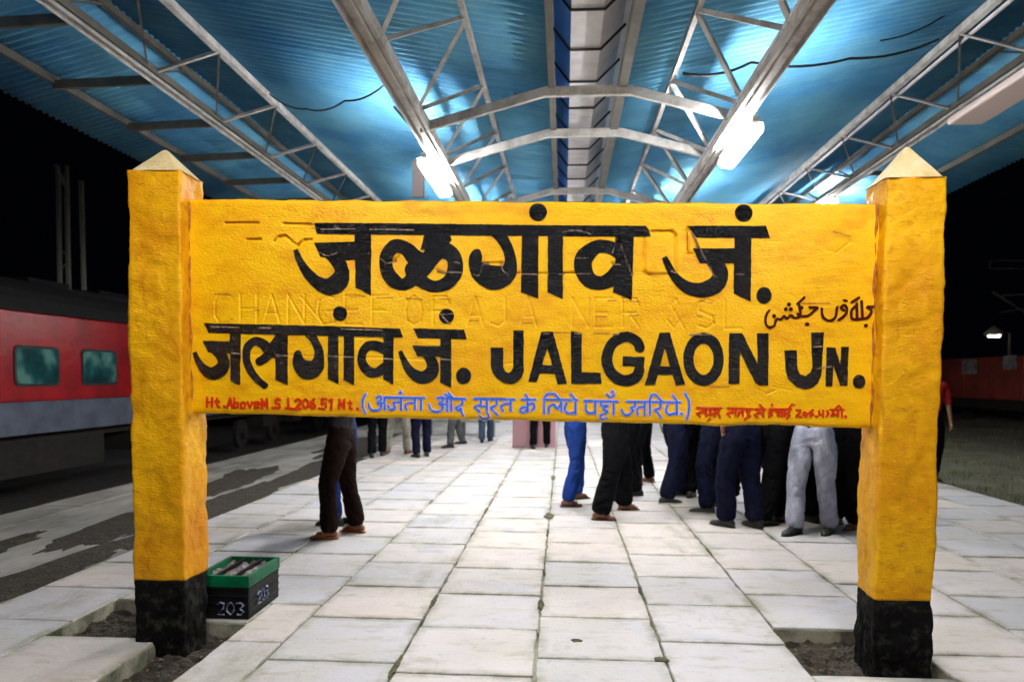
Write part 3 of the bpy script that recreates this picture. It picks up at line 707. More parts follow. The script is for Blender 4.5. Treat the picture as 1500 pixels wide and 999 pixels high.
def densify(poly, step=3.0):
    out = []
    for a, b in zip(poly, poly[1:]+poly[:1]):
        a = np.array(a, float); b = np.array(b, float); n_ = max(1, int(np.hypot(*(b-a))//step))
        for k in range(n_): out.append(a+(b-a)*k/n_)
    return out
def glyph(name, polys, m, lift=.0040, grid=1.6, parent=None, label=None, rough_edge=.35, thick=False):
    verts = []; faces = []
    for pl_ in polys:
        q = np.array([tuple(x[:2]) for x in pl_], float)
        if rough_edge: q = q + rough_edge*np.stack([fbm(q[:,0]*.21, q[:,1]*.21, 71, 2), fbm(q[:,0]*.21, q[:,1]*.21, 77, 2)], -1)*2
        if np.sum(q[:,0]*np.roll(q[:,1],-1)-np.roll(q[:,0],-1)*q[:,1]) < 0: q = q[::-1]
        n0 = len(verts); verts += [Vector(tuple(x)) for x in q]; faces.append(list(range(n0, n0+len(q))))
    A = np.array([tuple(x) for x in verts]); lo = A.min(0); hi = A.max(0)
    if grid:
        for gx_ in np.arange(lo[0]+grid/2, hi[0], grid):
            for gy_ in np.arange(lo[1]+grid/2, hi[1], grid): verts.append(Vector((gx_+.1*math.sin(gy_*7), gy_+.1*math.sin(gx_*5))))
    r = delaunay_2d_cdt(verts, [], faces, 0, 1e-4)
    ov, of, orig = r[0], r[2], r[5]
    tri = [t for t, og in zip(of, orig) if og]
    used = sorted({i for t in tri for i in t}); mp = {i: k for k, i in enumerate(used)}
    P2 = np.array([BP(ov[i].x, ov[i].y) for i in used])
    y_ = (YBd-YP) - Hat(P2[:,0], P2[:,1]) - lift
    vv = [(P2[k,0], y_[k], P2[k,1]) for k in range(len(used))]
    ff = []
    for t in tri:
        a, b, c = (P2[mp[i]] for i in t)
        cr = (b[0]-a[0])*(c[1]-a[1])-(b[1]-a[1])*(c[0]-a[0])
        t2 = tuple(mp[i] for i in t); ff.append(t2 if cr > 0 else t2[::-1])
    # thin painted edge
    cnt = {}
    for t in ff:
        for a, b in zip(t, t[1:]+t[:1]): cnt[(a, b)] = 1
    bd = [(a, b) for (a, b) in cnt if (b, a) not in cnt]; n0 = len(vv); ext = {}
    for a, b in bd:
        for i in (a, b):
            if i not in ext: ext[i] = len(vv); vv.append((vv[i][0], vv[i][1]+lift+.002, vv[i][2]))
    for a, b in bd: ff.append((b, a, ext[a], ext[b]))
    o = mesh_obj(name, vv, ff, m, parent or panel)
    if label: o['label'] = label
    return o
SP = stroke_polys
def PG(*polys): return [densify(list(p)) for p in polys]
B = M_blackp
# row 1
glyph('letter', PG([(460,326.5),(548,327),(548,343.5),(464,342.5)], [(519,330),(543.5,330),(543.5,433.5),(521,421)], [(460,356),(521,354),(521,380),(500,382),(480,378),(469,376)])
      + SP([(433,366,7),(441,385,11),(453,403,15),(467,415,19),(482,420,25),(496,413,28),(501,398,21),(495,383,20),(484,370,20)]), B)
glyph('letter', PG([(547.5,327),(664,328.5),(664,345),(547.5,343.5)], [(624,336),(656,336),(662,352),(650,366),(630,368),(616,366)])
      + SP([(622,389,26),(608,378,25),(594,364,20),(578,361,20),(566,376,19),(567,396,20),(577,411,21),(591,417,17),(605,408,22),(620,392,26),(638,370,26),(655,368,24),(666,380,22),(666,398,23),(657,413,20),(640,420,17),(624,416,18),(610,404,24),(604,392,24)]), B)
glyph('letter', PG([(663.5,328.5),(800,330),(800,346),(663.5,345)], [(765,335),(788.5,335),(788.5,437.5),(763,428)])
      + SP([(724,336,19),(736,350,17),(745,368,16),(748,386,18),(742,402,27),(724,407,36),(706,400,30),(696,388,19),(697,377,19),(699,370,12)]), B)
glyph('letter', PG([(799.5,330),(832,330.3),(832,346.2),(799.5,346)], [(803,335),(824.5,335),(824.5,438.5),(802,428)]), B)
glyph('letter', PG([(831.5,330.3),(946,331),(951,338),(953,347),(831.5,346.2)], [(902,338),(928.5,338),(927,386),(925.5,440),(898,428),(901,402)])
      + SP([(912,372,24),(894,363,19),(874,362,20),(857,376,26),(854,392,26),(862,409,23),(878,415,20),(893,410,22),(908,398,28)]), B)
glyph('vowel_dot', PG([p_ for p_ in disc(788, 311, 13.3, 13.0) if True]), B)
glyph('letter', PG([(1008,331),(1122,331),(1128,349),(1020,348)], [(1076,340),(1100.5,340),(1099.5,442),(1074.5,430)], [(1015,364),(1078,364),(1076,386),(1025,386)])
      + SP([(973,377,8),(981,394,11),(992,410,14),(1008,422,18),(1028,425,22),(1047,418,25),(1055,404,23),(1051,389,21),(1040,375,20)]), B)
glyph('vowel_dot', PG(disc(1089.5, 312, 13)), B)
glyph('full_stop', PG(disc(1119, 433, 11, 12.3)), B)
# row 2 left
glyph('letter', PG([(299,473.5),(358,474.6),(358,489),(306,487.5)], [(337,482),(353,482),(352,564.5),(338,558)], [(297,499),(338,500),(338,518),(305,516)])
      + SP([(285,516,6),(291,530,9),(300,542,14),(312,547,19),(324,541,20),(328,530,17),(322,518,16),(312,509,14)]), B)
glyph('letter', PG([(357.5,474.6),(430,476.3),(430,490.7),(357.5,489)], [(404,484),(422,484),(422,564),(404,556)], [(392,508),(405,490),(405,526),(394,521)])
      + SP([(391,567,9),(378,556,10),(367,542,11),(361,525,11),(363,509,12),(374,500,12),(386,504,14),(394,512,16),(408,513,18)]) + SP([(379,531,12),(388,525,13),(402,514,13)]), B)
glyph('letter', PG([(429.5,476.3),(500,478.3),(500,492.4),(429.5,490.7)], [(481,484),(496,484),(496,563),(480.5,555)])
      + SP([(451,485,15),(461,499,12),(467,513,13),(467,527,16),(462,539,24),(450,542,28),(440,534,21),(437,524,14),(437,517,10)]), B)
glyph('letter', PG([(499.5,478.3),(524,479.3),(524,493),(499.5,492.4)], [(504,484),(519,484),(519,564.5),(503.5,556)]), B)
glyph('vowel_dot', PG(disc(498, 459.5, 10.5)), B)
glyph('letter', PG([(523.5,479.3),(586,481.5),(590.5,494.5),(523.5,493)], [(561.5,486),(576.5,486),(576.5,563),(562,555)])
      + SP([(568,514,16),(553,507,15),(540,507,14),(531,518,12),(531,532,13),(540,544,15),(551,546,14),(560,541,15),(569,535,16)]), B)
glyph('letter', PG([(605,481),(680,483),(684,497),(612,495)], [(645,488),(661,488),(661,568),(645,560)], [(604,506),(646,507),(646,523),(611,522)])
      + SP([(586,514,6),(592,528,9),(600,542,13),(611,551,17),(622,553,19),(632,546,20),(634,534,17),(628,522,15),(620,514,14)]), B)
glyph('vowel_dot', PG(disc(654, 463, 11)), B)
glyph('full_stop', PG(disc(679, 550.5, 11, 12.3)), B)
# row 2 right
glyph('letter', PG([(752,484),(767,484),(767,545),(764,553),(757,560),(748,562.5),(738,560.5),(729,555),(722,547),(719,538),(719,509),(737,509),(737,538),(740,544),(745,546.5),(750,543),(752,537)]), B)
glyph('letter', PG([(793,486),(809,486),(786.5,559.5),(774,559)], [(795,486),(810,486),(830.5,562),(817,562.5)], [(788,534),(812,535),(815,547.5),(786,546.5)]), B)
glyph('letter', PG([(836,485),(852,488),(852,545),(880,546),(881,562),(837,562)]), B)
glyph('letter', PG([(912,522),(944,523),(943,547),(930,548),(930,537),(912,536)])
      + SP([(938,512,15),(933,501,15),(921,493.7,15.5),(907,496,15.5),(895,506,15.5),(889,523,16),(891,538,16),(899,550,16.5),(912,557,16.5),(925,556,16.5),(934,549,16),(937,538,14)]), B)
glyph('letter', PG([(966,487),(980,487),(959.5,564),(944.5,564)], [(967,487),(981,487),(1003.5,563),(990,565)], [(960,536),(986,537),(989,549),(957,549)]), B)
ring = [(1030.5+22.3*math.sin(t), 526-31*math.cos(t), 14.6+1.2*abs(math.cos(t))) for t in np.linspace(0, 2*math.pi, 15)]
glyph('letter', SP(ring, disc_ends=True), B)
glyph('letter', PG([(1068,488),(1084,488),(1083,562),(1067,562)], [(1109,488),(1126,488),(1125,564.5),(1110,564)], [(1070,488),(1087,488),(1125,564),(1107,562)]), B)
glyph('letter', PG([(1188,487),(1207,487),(1203,550),(1198,561),(1190,568),(1178,570),(1166,566),(1155,556),(1151,545),(1149,513),(1167,513),(1168,540),(1172,548),(1180,551),(1187,546),(1190,538)]), B)
glyph('letter', PG([(1211,509),(1222,509),(1219,566),(1209,566)], [(1232,508),(1243,508),(1241,565),(1230,565)], [(1211,509),(1223,509),(1241,565),(1230,562)]), B)
glyph('full_stop', PG(disc(1258, 559, 9.2, 10.2)), B)

def lines(strokes, w, smooth=True):
    out = []
    for s_ in strokes:
        if len(s_) == 1: out.append(disc(s_[0][0], s_[0][1], w*.8, n=9)); continue
        out += SP([(x, y, w) for x, y in s_], smooth=smooth and len(s_) > 2, disc_ends=True)
    return out
blue_words = [
 [[(536,577),(531.5,587),(532,598),(535.5,605)]],
 [[(565,582),(622,583)],[(552,583),(557,580),(559,585),(553,590),(559,593),(557,599),(549,601),(542,598),(540.5,591)],[(555,590),(563,590)],[(564,582),(564,600)],[(588,582),(588,600)],[(588,589),(577,590),(579,597),(573,600),(569,594)],[(587,575)],[(608,583),(608,600)],[(608,590),(598,590),(594,595),(596,600)],[(617,583),(617,600)]],
 [[(641,583),(682,584)],[(641,583),(648,582),(648,588),(643,591),(649,595),(646,601),(638,603),(631,600),(628.5,592)],[(646,592),(655,592)],[(655,583),(655,602)],[(661,583),(661,602)],[(652,577),(660,583)],[(657,575),(663,583)],[(677,584),(677,592),(668,597),(672,601),(676,599)],[(674,598),(679,609)]],
 [[(695,584),(754,585)],[(704,585),(704,592),(695,596),(703,603)],[(704,595),(713,595)],[(713,585),(713,603)],[(702,609),(708,614),(716,611),(714,605)],[(727,585),(727,593),(719,597),(723,602),(729,608)],[(748,585),(748,602)],[(748,591),(738,592),(734,597),(737,602)]],
 [[(764,585),(785,585)],[(773,585),(773,603)],[(773,596),(765,597),(762,602),(768,604),(773,598)],[(773,593),(781,591),(783,597),(779,601)],[(770,578),(774,585)]],
 [[(796,585),(846,586)],[(797,584),(797,606)],[(797,583),(802,577),(812,577),(820,585)],[(822,586),(822,602)],[(804,605),(804,597),(811,592),(816,598),(822,592)],[(843,585),(843,606)],[(830,590),(827,598),(832,605),(843,603)],[(836,577),(843,586)]],
 [[(856,587),(905,588)],[(859,588),(858,599),(863,605),(872,603)],[(872,588),(872,606)],[(881,588),(881,594),(891,594),(883,599),(890,603),(880,608),(881,614),(889,612)],[(899,588),(899,607)],[(889,577),(894,582),(900,578)],[(897,574)]],
 [[(918,588),(996,589)],[(929,589),(930,595),(924,597),(927,602),(920,608),(913,606),(911,600)],[(944,589),(944,608)],[(944,595),(935,597),(933,602),(935,607)],[(952,586),(952,608)],[(952,585),(955,578),(962,580),(970,589)],[(967,589),(967,597),(959,600),(963,604),(968,612)],[(991,588),(991,607)],[(978,593),(975,601),(980,607),(991,604)],[(985,579),(992,589)],[(998,606)]],
 [[(1003,576),(1009,588),(1009,602),(1006,614)]]]
glyph('underpaint_text', [p_ for w_ in blue_words for p_ in lines(w_, 5.2)], M_bluehalo, lift=.0030, grid=0, rough_edge=.5)
for w_ in blue_words: glyph('painted_word', lines(w_, 3.0), M_blue, lift=.0052, grid=0, rough_edge=.3)
def typeset(txt, x0, y0, adv, w, h, slope=0):
    out = []; x = x0
    for ch in txt:
        if ch == ' ': x += adv*.55; continue
        out += [[(x+w*u, y0+h*v_+slope*(x-x0)) for u, v_ in st] for st in GL[ch]]
        x += adv*(.5 if ch == '.' else 1)
    return out
for txt, x0, y0, adv in (('Ht.', 303, 582, 11.5), ('Above', 333, 583, 10), ('M.S.L.', 384, 584, 13), ('206.51', 433, 584.5, 10.8), ('Mt.', 497, 585, 12)):
    glyph('painted_word', lines(typeset(txt, x0, y0, adv, 7.5, 14), 3.3, smooth=False), M_red, grid=0, rough_edge=.7, lift=.005)
red2 = [[[(1021,597),(1057,598)],[(1029,598),(1029,603),(1021,606),(1026,611)],[(1027,604),(1034,604)],[(1034,598),(1034,610)],[(1040,598),(1040,606),(1037,608),(1042,606),(1047,606)],[(1047,598),(1047,610)],[(1040,613),(1036,616)],[(1053,598),(1053,602),(1049,604),(1054,608),(1055,612)]],
 [[(1066,598),(1103,599)],[(1073,598),(1073,603),(1065,606),(1070,611)],[(1070,604),(1078,604)],[(1078,598),(1078,610)],[(1088,598),(1088,610)],[(1088,603),(1082,604),(1082,609)],[(1094,599),(1094,603),(1099,603),(1095,607),(1099,609),(1093,612),(1091,615)]],
 [[(1106,599),(1121,599)],[(1113,599),(1113,604),(1105,607),(1110,611)],[(1110,605),(1118,605)],[(1118,599),(1118,611)],[(1113,593),(1118,599)]],
 [[(1127,599),(1160,599)],[(1131,599),(1131,603),(1126,605),(1131,608),(1126,611)],[(1131,593)],[(1137,603),(1145,603),(1139,608),(1142,610)],[(1146,599),(1146,610)],[(1150,599),(1150,610)],[(1157,599),(1156,603),(1152,606),(1157,609),(1153,613)],[(1156,597),(1160,592),(1163,593)]],
 [[(1167,601),(1172,601),(1172,605),(1167,609),(1174,611)],[(1179,603),(1183,606),(1180,610),(1177,606),(1179,603)],[(1191,601),(1186,605),(1192,607),(1187,610)],[(1196,610)],[(1200,602),(1200,607),(1206,607)],[(1206,601),(1206,611)],[(1212,602),(1214,606),(1211,610)]],
 [[(1216,600),(1236,600)],[(1220,600),(1220,607),(1218,609),(1222,607),(1227,607)],[(1227,600),(1227,611)],[(1233,600),(1233,611)],[(1233,600),(1229,594),(1224,597)],[(1238,610)]]]
for w_ in red2: glyph('painted_word', lines(w_, 3.0, smooth=False), M_red, grid=0, rough_edge=.7, lift=.005)
urdu = [[[(1279,449),(1270,450),(1276,455),(1272,464),(1262,467),(1248,467),(1247,455),(1252,449)],[(1247,443),(1258,436)],[(1262,441),(1263,466)],[(1255,445),(1255,466)],[(1268,477)]],
 [[(1236,455),(1232,451),(1236,447),(1240,452),(1238,461),(1228,469)],[(1236,440),(1240,441)],[(1203,452),(1205,464),(1214,470),(1223,465),(1226,450)]],
 [[(1186,450),(1197,451),(1190,457),(1184,462),(1172,463),(1168,460)],[(1182,475)],[(1174,451)],[(1168,445),(1178,436)],[(1170,446),(1172,462),(1164,466),(1158,462),(1153,467),(1148,463),(1144,468),(1137,468),(1134,477),(1126,479),(1121,472),(1123,460),(1127,455)],[(1151,453)],[(1158,453)],[(1155,446)],[(1134,463)]]]
for w_ in urdu: glyph('painted_word', lines(w_, 3.7), M_urdu, grid=0, rough_edge=.4, lift=.005)
sheen_scratch = [[(470,336),(520,335)],[(541,336),(606,337.5)],[(468,370),(478,374),(494,370)],[(558,379),(566,385),(581,382)],[(641,398),(676,399)],[(664,383),(673,385)],
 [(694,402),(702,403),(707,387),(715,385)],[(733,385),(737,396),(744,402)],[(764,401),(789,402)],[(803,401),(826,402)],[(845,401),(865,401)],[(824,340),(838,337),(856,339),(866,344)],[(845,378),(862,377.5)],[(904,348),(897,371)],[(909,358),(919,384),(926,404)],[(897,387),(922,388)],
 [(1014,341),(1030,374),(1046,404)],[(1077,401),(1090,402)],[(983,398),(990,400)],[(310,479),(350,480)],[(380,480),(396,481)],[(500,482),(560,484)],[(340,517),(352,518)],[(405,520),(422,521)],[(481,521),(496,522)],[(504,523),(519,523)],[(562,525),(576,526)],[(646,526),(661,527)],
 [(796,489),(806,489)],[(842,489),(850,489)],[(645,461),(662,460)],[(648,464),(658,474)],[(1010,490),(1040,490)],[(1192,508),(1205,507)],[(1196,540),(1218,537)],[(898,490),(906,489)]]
glyph('painted_sheen_scratch', [p_ for st_ in sheen_scratch for p_ in SP([(x, y, 1.9) for x, y in st_], disc_ends=True)], M_sheen_scratch, lift=.0056, grid=0, rough_edge=.5)['kind'] = 'stuff'  # sheen of the lower groove lips painted as pale strokes, plus one real scratch
lip_shade = [[(330,325.5),(378,325.5)],[(415,326.5),(456,327)],[(361,349.5),(383,349.5)],[(401,352),(408,345),(419,344.5),(427,350)],[(436,357),(446,350),(456,349.5)],[(371,454),(381,454)],[(457,334.5),(461,334.5)],
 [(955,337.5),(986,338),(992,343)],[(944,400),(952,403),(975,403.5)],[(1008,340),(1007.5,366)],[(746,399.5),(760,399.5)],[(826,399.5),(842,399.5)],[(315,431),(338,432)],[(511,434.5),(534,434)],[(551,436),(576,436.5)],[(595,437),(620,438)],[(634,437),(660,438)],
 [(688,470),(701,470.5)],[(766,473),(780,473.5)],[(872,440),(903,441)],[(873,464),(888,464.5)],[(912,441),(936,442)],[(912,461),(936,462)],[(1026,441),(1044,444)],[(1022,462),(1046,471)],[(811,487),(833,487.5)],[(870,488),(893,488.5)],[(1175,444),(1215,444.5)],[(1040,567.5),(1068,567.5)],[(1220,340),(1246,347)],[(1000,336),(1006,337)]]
glyph('painted_groove_shade', [p_ for st_ in lip_shade for p_ in SP([(x, y, 2.0) for x, y in st_], disc_ends=True)], M_lip_shade, lift=.0016, grid=0, rough_edge=.7)['kind'] = 'stuff'  # shade along the upper groove lips, painted on as dark strokes
# rust streak in the corner where the panel meets the posts
for (pxs, side) in (((277, 296), (281, 604)), -1), (((1284, 300), (1276, 627)), 1):
    a = at_y(*pxs[0], YBd); b = at_y(*pxs[1], YBd); pts = []; rad = []
    for t in np.linspace(0, 1, 60):
        p = a.lerp(b, t); pts.append((p.x+.003*math.sin(t*31), (YBd-YP)-.001+.001*math.sin(t*57), p.z)); rad.append(.0055+.0035*math.sin(t*23)+.002*math.sin(t*71))
    mb = MB(); mb.tube(pts, rad, 6); mb.obj('rusty_seam', M_rust, panel)

# ------------------------------------------------------------------ crate
cr = thing('plastic_crate', 'black plastic crate with a green rim, on the paving behind the left yellow post', 'crate', (-2.08, 4.60, 0))
w, d, hh = .33, .48, .27
mb = MB(); t = .016
for x0, x1, y0, y1 in ((-w/2, w/2, -d/2, -d/2+t), (-w/2, w/2, d/2-t, d/2), (-w/2, -w/2+t, -d/2+t, d/2-t), (w/2-t, w/2, -d/2+t, d/2-t)): mb.box(x0, x1, y0, y1, .0, hh-.075)
mb.box(-w/2+t, w/2-t, -d/2+t, d/2-t, 0, .02)
for k in range(4):
    z = .045+.045*k
    mb.box(-w/2-.006, w/2+.006, -d/2-.006, -d/2-.0005, z, z+.012); mb.box(w/2+.0005, w/2+.006, -d/2-.005, d/2, z, z+.012)
mb.obj('wall', M_crate, cr, bevel=.003)
mb = MB(); e = .008
for x0, x1, y0, y1 in ((-w/2-e, w/2+e, -d/2-e, -d/2+t), (-w/2-e, w/2+e, d/2-t, d/2+e), (-w/2-e, -w/2+t, -d/2+t, d/2-t), (w/2-t, w/2+e, -d/2+t, d/2-t)): mb.box(x0, x1, y0, y1, hh-.073, hh)
mb.obj('rim', M_green, cr, bevel=.004)
mb = MB()
for xx in (-.06, .06): mb.box(xx-.008, xx+.008, -d/2+t, d/2-t, hh-.03, hh-.008)
mb.obj('divider', M_crate, cr)
nx, ny = 26, 36
X, Y = np.meshgrid(np.linspace(-w/2+t, w/2-t, nx), np.linspace(-d/2+t, d/2-t, ny)); Z = hh-.035+.035*fbm(X*40, Y*40, 4, 3)
tag(mesh_obj('packets', np.stack([X-2.08, Y+4.60, Z], -1).reshape(-1, 3), [(j*nx+i, j*nx+i+1, (j+1)*nx+i+1, (j+1)*nx+i) for j in range(ny-1) for i in range(nx-1)], M_paper), 'crumpled pale packets filling the green rimmed crate', 'packets')
def digits(txt, org, ux, uz, size, nrm_, name='painted_number'):
    mb = MB(); x = 0
    for ch in txt:
        for st in GL[ch]:
            mb.tube([tuple(Vector(org) + Vector(ux)*(x+u*size*.6) + Vector(uz)*(1-v_)*size + Vector(nrm_)*.008) for u, v_ in st], size*.085, 5)
        x += size*.82
    mb.obj(name, M_digit, cr)
digits('203', (-.03, -d/2, .03), (1,0,0), (0,0,1), .075, (0,-1,0))
digits('203', (w/2, -.12, .06), (0,1,0), (0,0,1), .075, (1,0,0))

# ------------------------------------------------------------------ train
def coach(y0, y1, label, first=False):
    t = thing('railway_coach', label, 'train coach', (-9.5, y0, 0), 0, 'red and grey coaches of the waiting train')
    Ln = y1-y0-.5
    mb = MB(); mb.box(-3.1, 0, 0, Ln, 1.0, 2.6); mb.obj('side_wall', M_tred, t, bevel=.03)
    mb = MB(); mb.box(-3.09, .012, .01, Ln-.01, .42, .998); mb.obj('lower_band', M_tgrey, t)
    vv = []; ff = []; K = 14
    for yy in (0, Ln):
        for k in range(K+1):
            a = math.pi*k/K; vv.append((-1.55+1.58*math.cos(a), yy, 2.601+.74*math.sin(a)**.8))
    for k in range(K): ff.append((k, k+1, K+2+k, K+1+k))
    ff += [tuple(range(K+1))[::-1], tuple(range(K+1, 2*K+2))]
    r = mesh_obj('roof', vv, ff, M_troof, t, smooth=False)
    for k in range(int(Ln/2.2)): mb = MB(); mb.box(-2.2, -.9, 1+k*2.2, 2.2+k*2.2, 3.2, 3.38); mb.obj('roof_vent', M_troof, r)
    mb = MB(); mb.box(-2.8, -.25, 1.5, Ln-1.5, .25, .549)
    for yb in (1.6, 4.2, Ln-4.4, Ln-1.8): mb.box(-2.7, -.1, yb, yb+.9, -.15, .30)
    mb.box(-2.3, -.2, 8, 11, -.35, .3); mb.box(-2.3, -.15, 12, 13.5, -.2, .3)
    mb.obj('underframe', M_under, t)
    for yw in (2.2, 4.8, Ln-4.8, Ln-2.2):
        mb = MB(); mb.tube([(-.75, yw, -.35), (-.62, yw, -.35)], .45, 20); mb.tube([(-.62, yw, -.35), (-.5, yw, -.35)], .15, 12); mb.obj('wheel', M_under, t)
    k = 0; yw = 2.0 + (12.20-y0-2.0) % 1.80
    while yw < Ln-2.5:
        def rr(mb, y_a, y_b, z_a, z_b, x_, r_=.10, th=.02):
            pts = []
            for cy_, cz_, a0 in ((y_b-r_, z_b-r_, 0), (y_a+r_, z_b-r_, 90), (y_a+r_, z_a+r_, 180), (y_b-r_, z_a+r_, 270)):
                for q_ in range(5): a = math.radians(a0+22.5*q_); pts.append((cy_+r_*math.cos(a), cz_+r_*math.sin(a)))
            n_ = len(mb.v); K_ = len(pts)
            mb.v += [(x_, a, b) for a, b in pts] + [(x_+th, a, b) for a, b in pts]
            mb.f += [(n_+i, n_+(i+1)%K_, n_+K_+(i+1)%K_, n_+K_+i) for i in range(K_)] + [tuple(n_+K_+i for i in range(K_))]
        m1 = MB(); rr(m1, yw, yw+1.16, 1.27, 2.0, -.004, .12, .022); fr = m1.obj('window', M_rubber, t)
        m2 = MB(); rr(m2, yw+.05, yw+1.11, 1.32, 1.95, .019, .10, .004); m2.obj('pane', M_glass, fr)
        yw += 1.80
    mb = MB(); mb.box(.001, .014, .4, 1.2, .95, 2.55); dd = mb.obj('door', M_tgrey, t, bevel=.005)
    return t
coach(4.0, 28.0, 'nearest red and grey train coach with rounded windows, across the track at the left')
coach(28.0, 52.0, 'second red and grey train coach, coupled beyond the nearest one')
coach(52.0, 76.0, 'third red and grey train coach, farthest along the platform')

# ------------------------------------------------------------------ lattice mast and yard lamp
def mast(label, px0, px1, pytop, Y):
    a = at_y(px0, pytop, Y); b = at_y(px1, pytop, Y); cx = (a.x+b.x)/2; w = (b.x-a.x)
    t = thing('lattice_mast', label, 'mast', (cx, Y, -.95)); H_ = a.z+.95
    Mm = mat('mast_paint', (0.8, 0.82, 0.6), .7, (0.2,0.2,0.13), 3, 5)
    for sx, sy in ((-1,-1),(0.1,-1),(1,1)):
        o = bar('leg', (sx*w/2, sy*.3, 0), (sx*w/2*.9, sy*.25, H_-(.5 if sx == 1 else 0)), .14, .14, Mm, t, 'box')
    bar('brace', (-w/2, -.3, H_), (w*.12, -.3, H_-1.1), .12, .12, Mm, t, 'box')
    for k in range(9): bar('brace', (-w/2, -.3, .9*k+.4), (w*.1, -.3, .9*k+.4+(.5 if k % 2 else -.2)), .06, .06, Mm, t)
mast('pale lattice mast rising behind the red coach at the left', 90, 114, 245, 30)
lt = thing('yard_lamp', 'yard lamp on a thin pole, hidden behind the left yellow post and coach', 'lamp', (at_y(232, 345, 27).x, 27, -.95))
mb = MB(); mb.tube([(0,0,0),(0,0,7.2)], .06, 8); mb.obj('pole', M_dsteel, lt)
mb = MB(); mb.box(-.25, .25, -.12, .12, 7.2, 7.35); mb.obj('lamp_head', M_lampbox, lt)
mb = MB(); mb.box(-.22, .22, -.1, .1, 7.17, 7.199); mb.obj('diffuser', emis('yard_lit', (.85,.9,1), 140), lt)

# ------------------------------------------------------------------ wagon, right lamp post, gantry
wg = thing('goods_wagon', 'low red goods wagon with two white patches, beyond the grass at the right', 'wagon', (16.2, 13.5, -.6))
mb = MB(); mb.box(0, 2.8, 0, 46, 1.35, 2.95)
mb.obj('body', M_wagon, wg, bevel=.03)
for k in range(24): bar('rib', (-.03, .6+1.9*k, 1.36), (-.03, .6+1.9*k, 2.94), .10, .06, M_wagon, wg, 'box')
for (pa, pb, ya, yb) in ((1410, 1432, 527, 548), (1470, 1490, 521, 541)):
    A = ray(pa, ya); A = A*(16.15/A.x); Bq = ray(pb, yb); Bq = Bq*(16.15/Bq.x)
    mb = MB(); mb.box(-.07, -.062, min(A.y,Bq.y)-13.5, max(A.y,Bq.y)-13.5, EYE+Bq.z+.6, EYE+A.z+.6); mb.obj('white_patch', M_wwhite, wg)
mb = MB(); mb.box(.2, 2.6, .5, 45.5, .95, 1.349)
for k in range(12): mb.tube([(.3, 2+4*k, .35), (.45, 2+4*k, .35)], .46, 14)
mb.obj('underframe', M_under, wg)
ylp = 34.0
p0 = at_y(1477, 560, ylp); p1 = at_y(1477, 488, ylp); ph = at_y(1458, 487, ylp)
lp = thing('lamp_post', 'small lamp post with a pale glowing head above the red wagon', 'street lamp', (p0.x, ylp, -.5))
mb = MB(); mb.tube([(0,0,0),(0,0,p1.z+.5),(ph.x-p0.x+.2,0,ph.z+.55)], .06, 8); mb.obj('pole', M_dsteel, lp)
mb = MB(); mb.tube([(ph.x-p0.x-.45,0,ph.z+.42),(ph.x-p0.x-.1,0,ph.z+.58),(ph.x-p0.x+.3,0,ph.z+.48)], [.06,.22,.1], 10); mb.obj('lamp_head', M_lampbox, lp, smooth=True)
mb = MB(); mb.tube([(ph.x-p0.x-.3,0,ph.z+.36),(ph.x-p0.x+.2,0,ph.z+.36)], .07, 8); mb.obj('bulb', emis('bulb_lit', (1,.85,.8), 3), lp)
gn = thing('overhead_gantry', 'faint overhead line gantry of thin bars in the dark sky at the right edge', 'gantry', (0, 40, 0))
Mg = mat('gantry_steel', (0.4, 0.36, 0.28), .6)
def gb(a, b, r=.05): bar('bar', at_y(*a, 40)-Vector((0,40,0)), at_y(*b, 40)-Vector((0,40,0)), r, r, Mg, gn, 'box')
gb((1450,382), (1600,382)); gb((1450,394), (1600,393)); gb((1450,382), (1450,394)); gb((1454,428), (1600,520), .08); gb((1468,433), (1600,427)); gb((1600,620), (1600,370), .2); gb((1465,458),(1500,452))

# ------------------------------------------------------------------ luggage barrow and sacks (behind the crowd)
bar0 = at_z(1003, 688); 
tr = thing('luggage_barrow', 'dark loaded luggage barrow behind the standing men at the right', 'barrow', (bar0.x, bar0.y+.3, 0))
Mt = mat('barrow_dark', (0.02,0.022,0.02), .6, (0.05,0.04,0.03), 5, 5)
mb = MB(); mb.box(0, 3.1, 0, 1.2, .42, .50)
for k in range(7): mb.box(.05+.44*k, .40+.44*k, -.02, 1.22, .502, .53)
mb.obj('deck', Mt, tr)
for xx in (.45, 2.6):
    for yy in (.08, 1.1):
        mb = MB(); mb.tube([(xx, yy-.04, .21), (xx, yy+.04, .21)], .21, 20); mb.tube([(xx, yy-.07, .21),(xx, yy+.07, .21)], .05, 10); mb.obj('wheel', M_rubber, tr)
mb = MB(); mb.tube([(0,.6,.46),(-.25,.6,.55),(-.35,.6,.95)], .018, 8); mb.tube([(-.35,.35,.95),(-.35,.85,.95)], .018, 8); mb.obj('handle', M_dsteel, tr)
def sack(loc, s, m, label, sd):
    bm = bmesh.new(); bmesh.ops.create_icosphere(bm, subdivisions=4, radius=1)
    for v_ in bm.verts:
        c = v_.co; k = float(fbm(np.array([c.x*1.8+c.z*1.3+sd]), np.array([c.y*1.8+sd]), sd, 4)[0])
        c2 = Vector([math.copysign(abs(q_)**.6, q_) for q_ in c]) * (1+.22*k)
        v_.co = (c2.x*s[0], c2.y*s[1], max(c2.z, -.85)*s[2])
    me = bpy.data.meshes.new('sack'); bm.to_mesh(me); bm.free(); me.materials.append(m); me.shade_smooth()
    o = bpy.data.objects.new('sack', me); C.objects.link(o); o.location = loc; tag(o, label, 'sack', 'sacks loaded on the dark barrow')
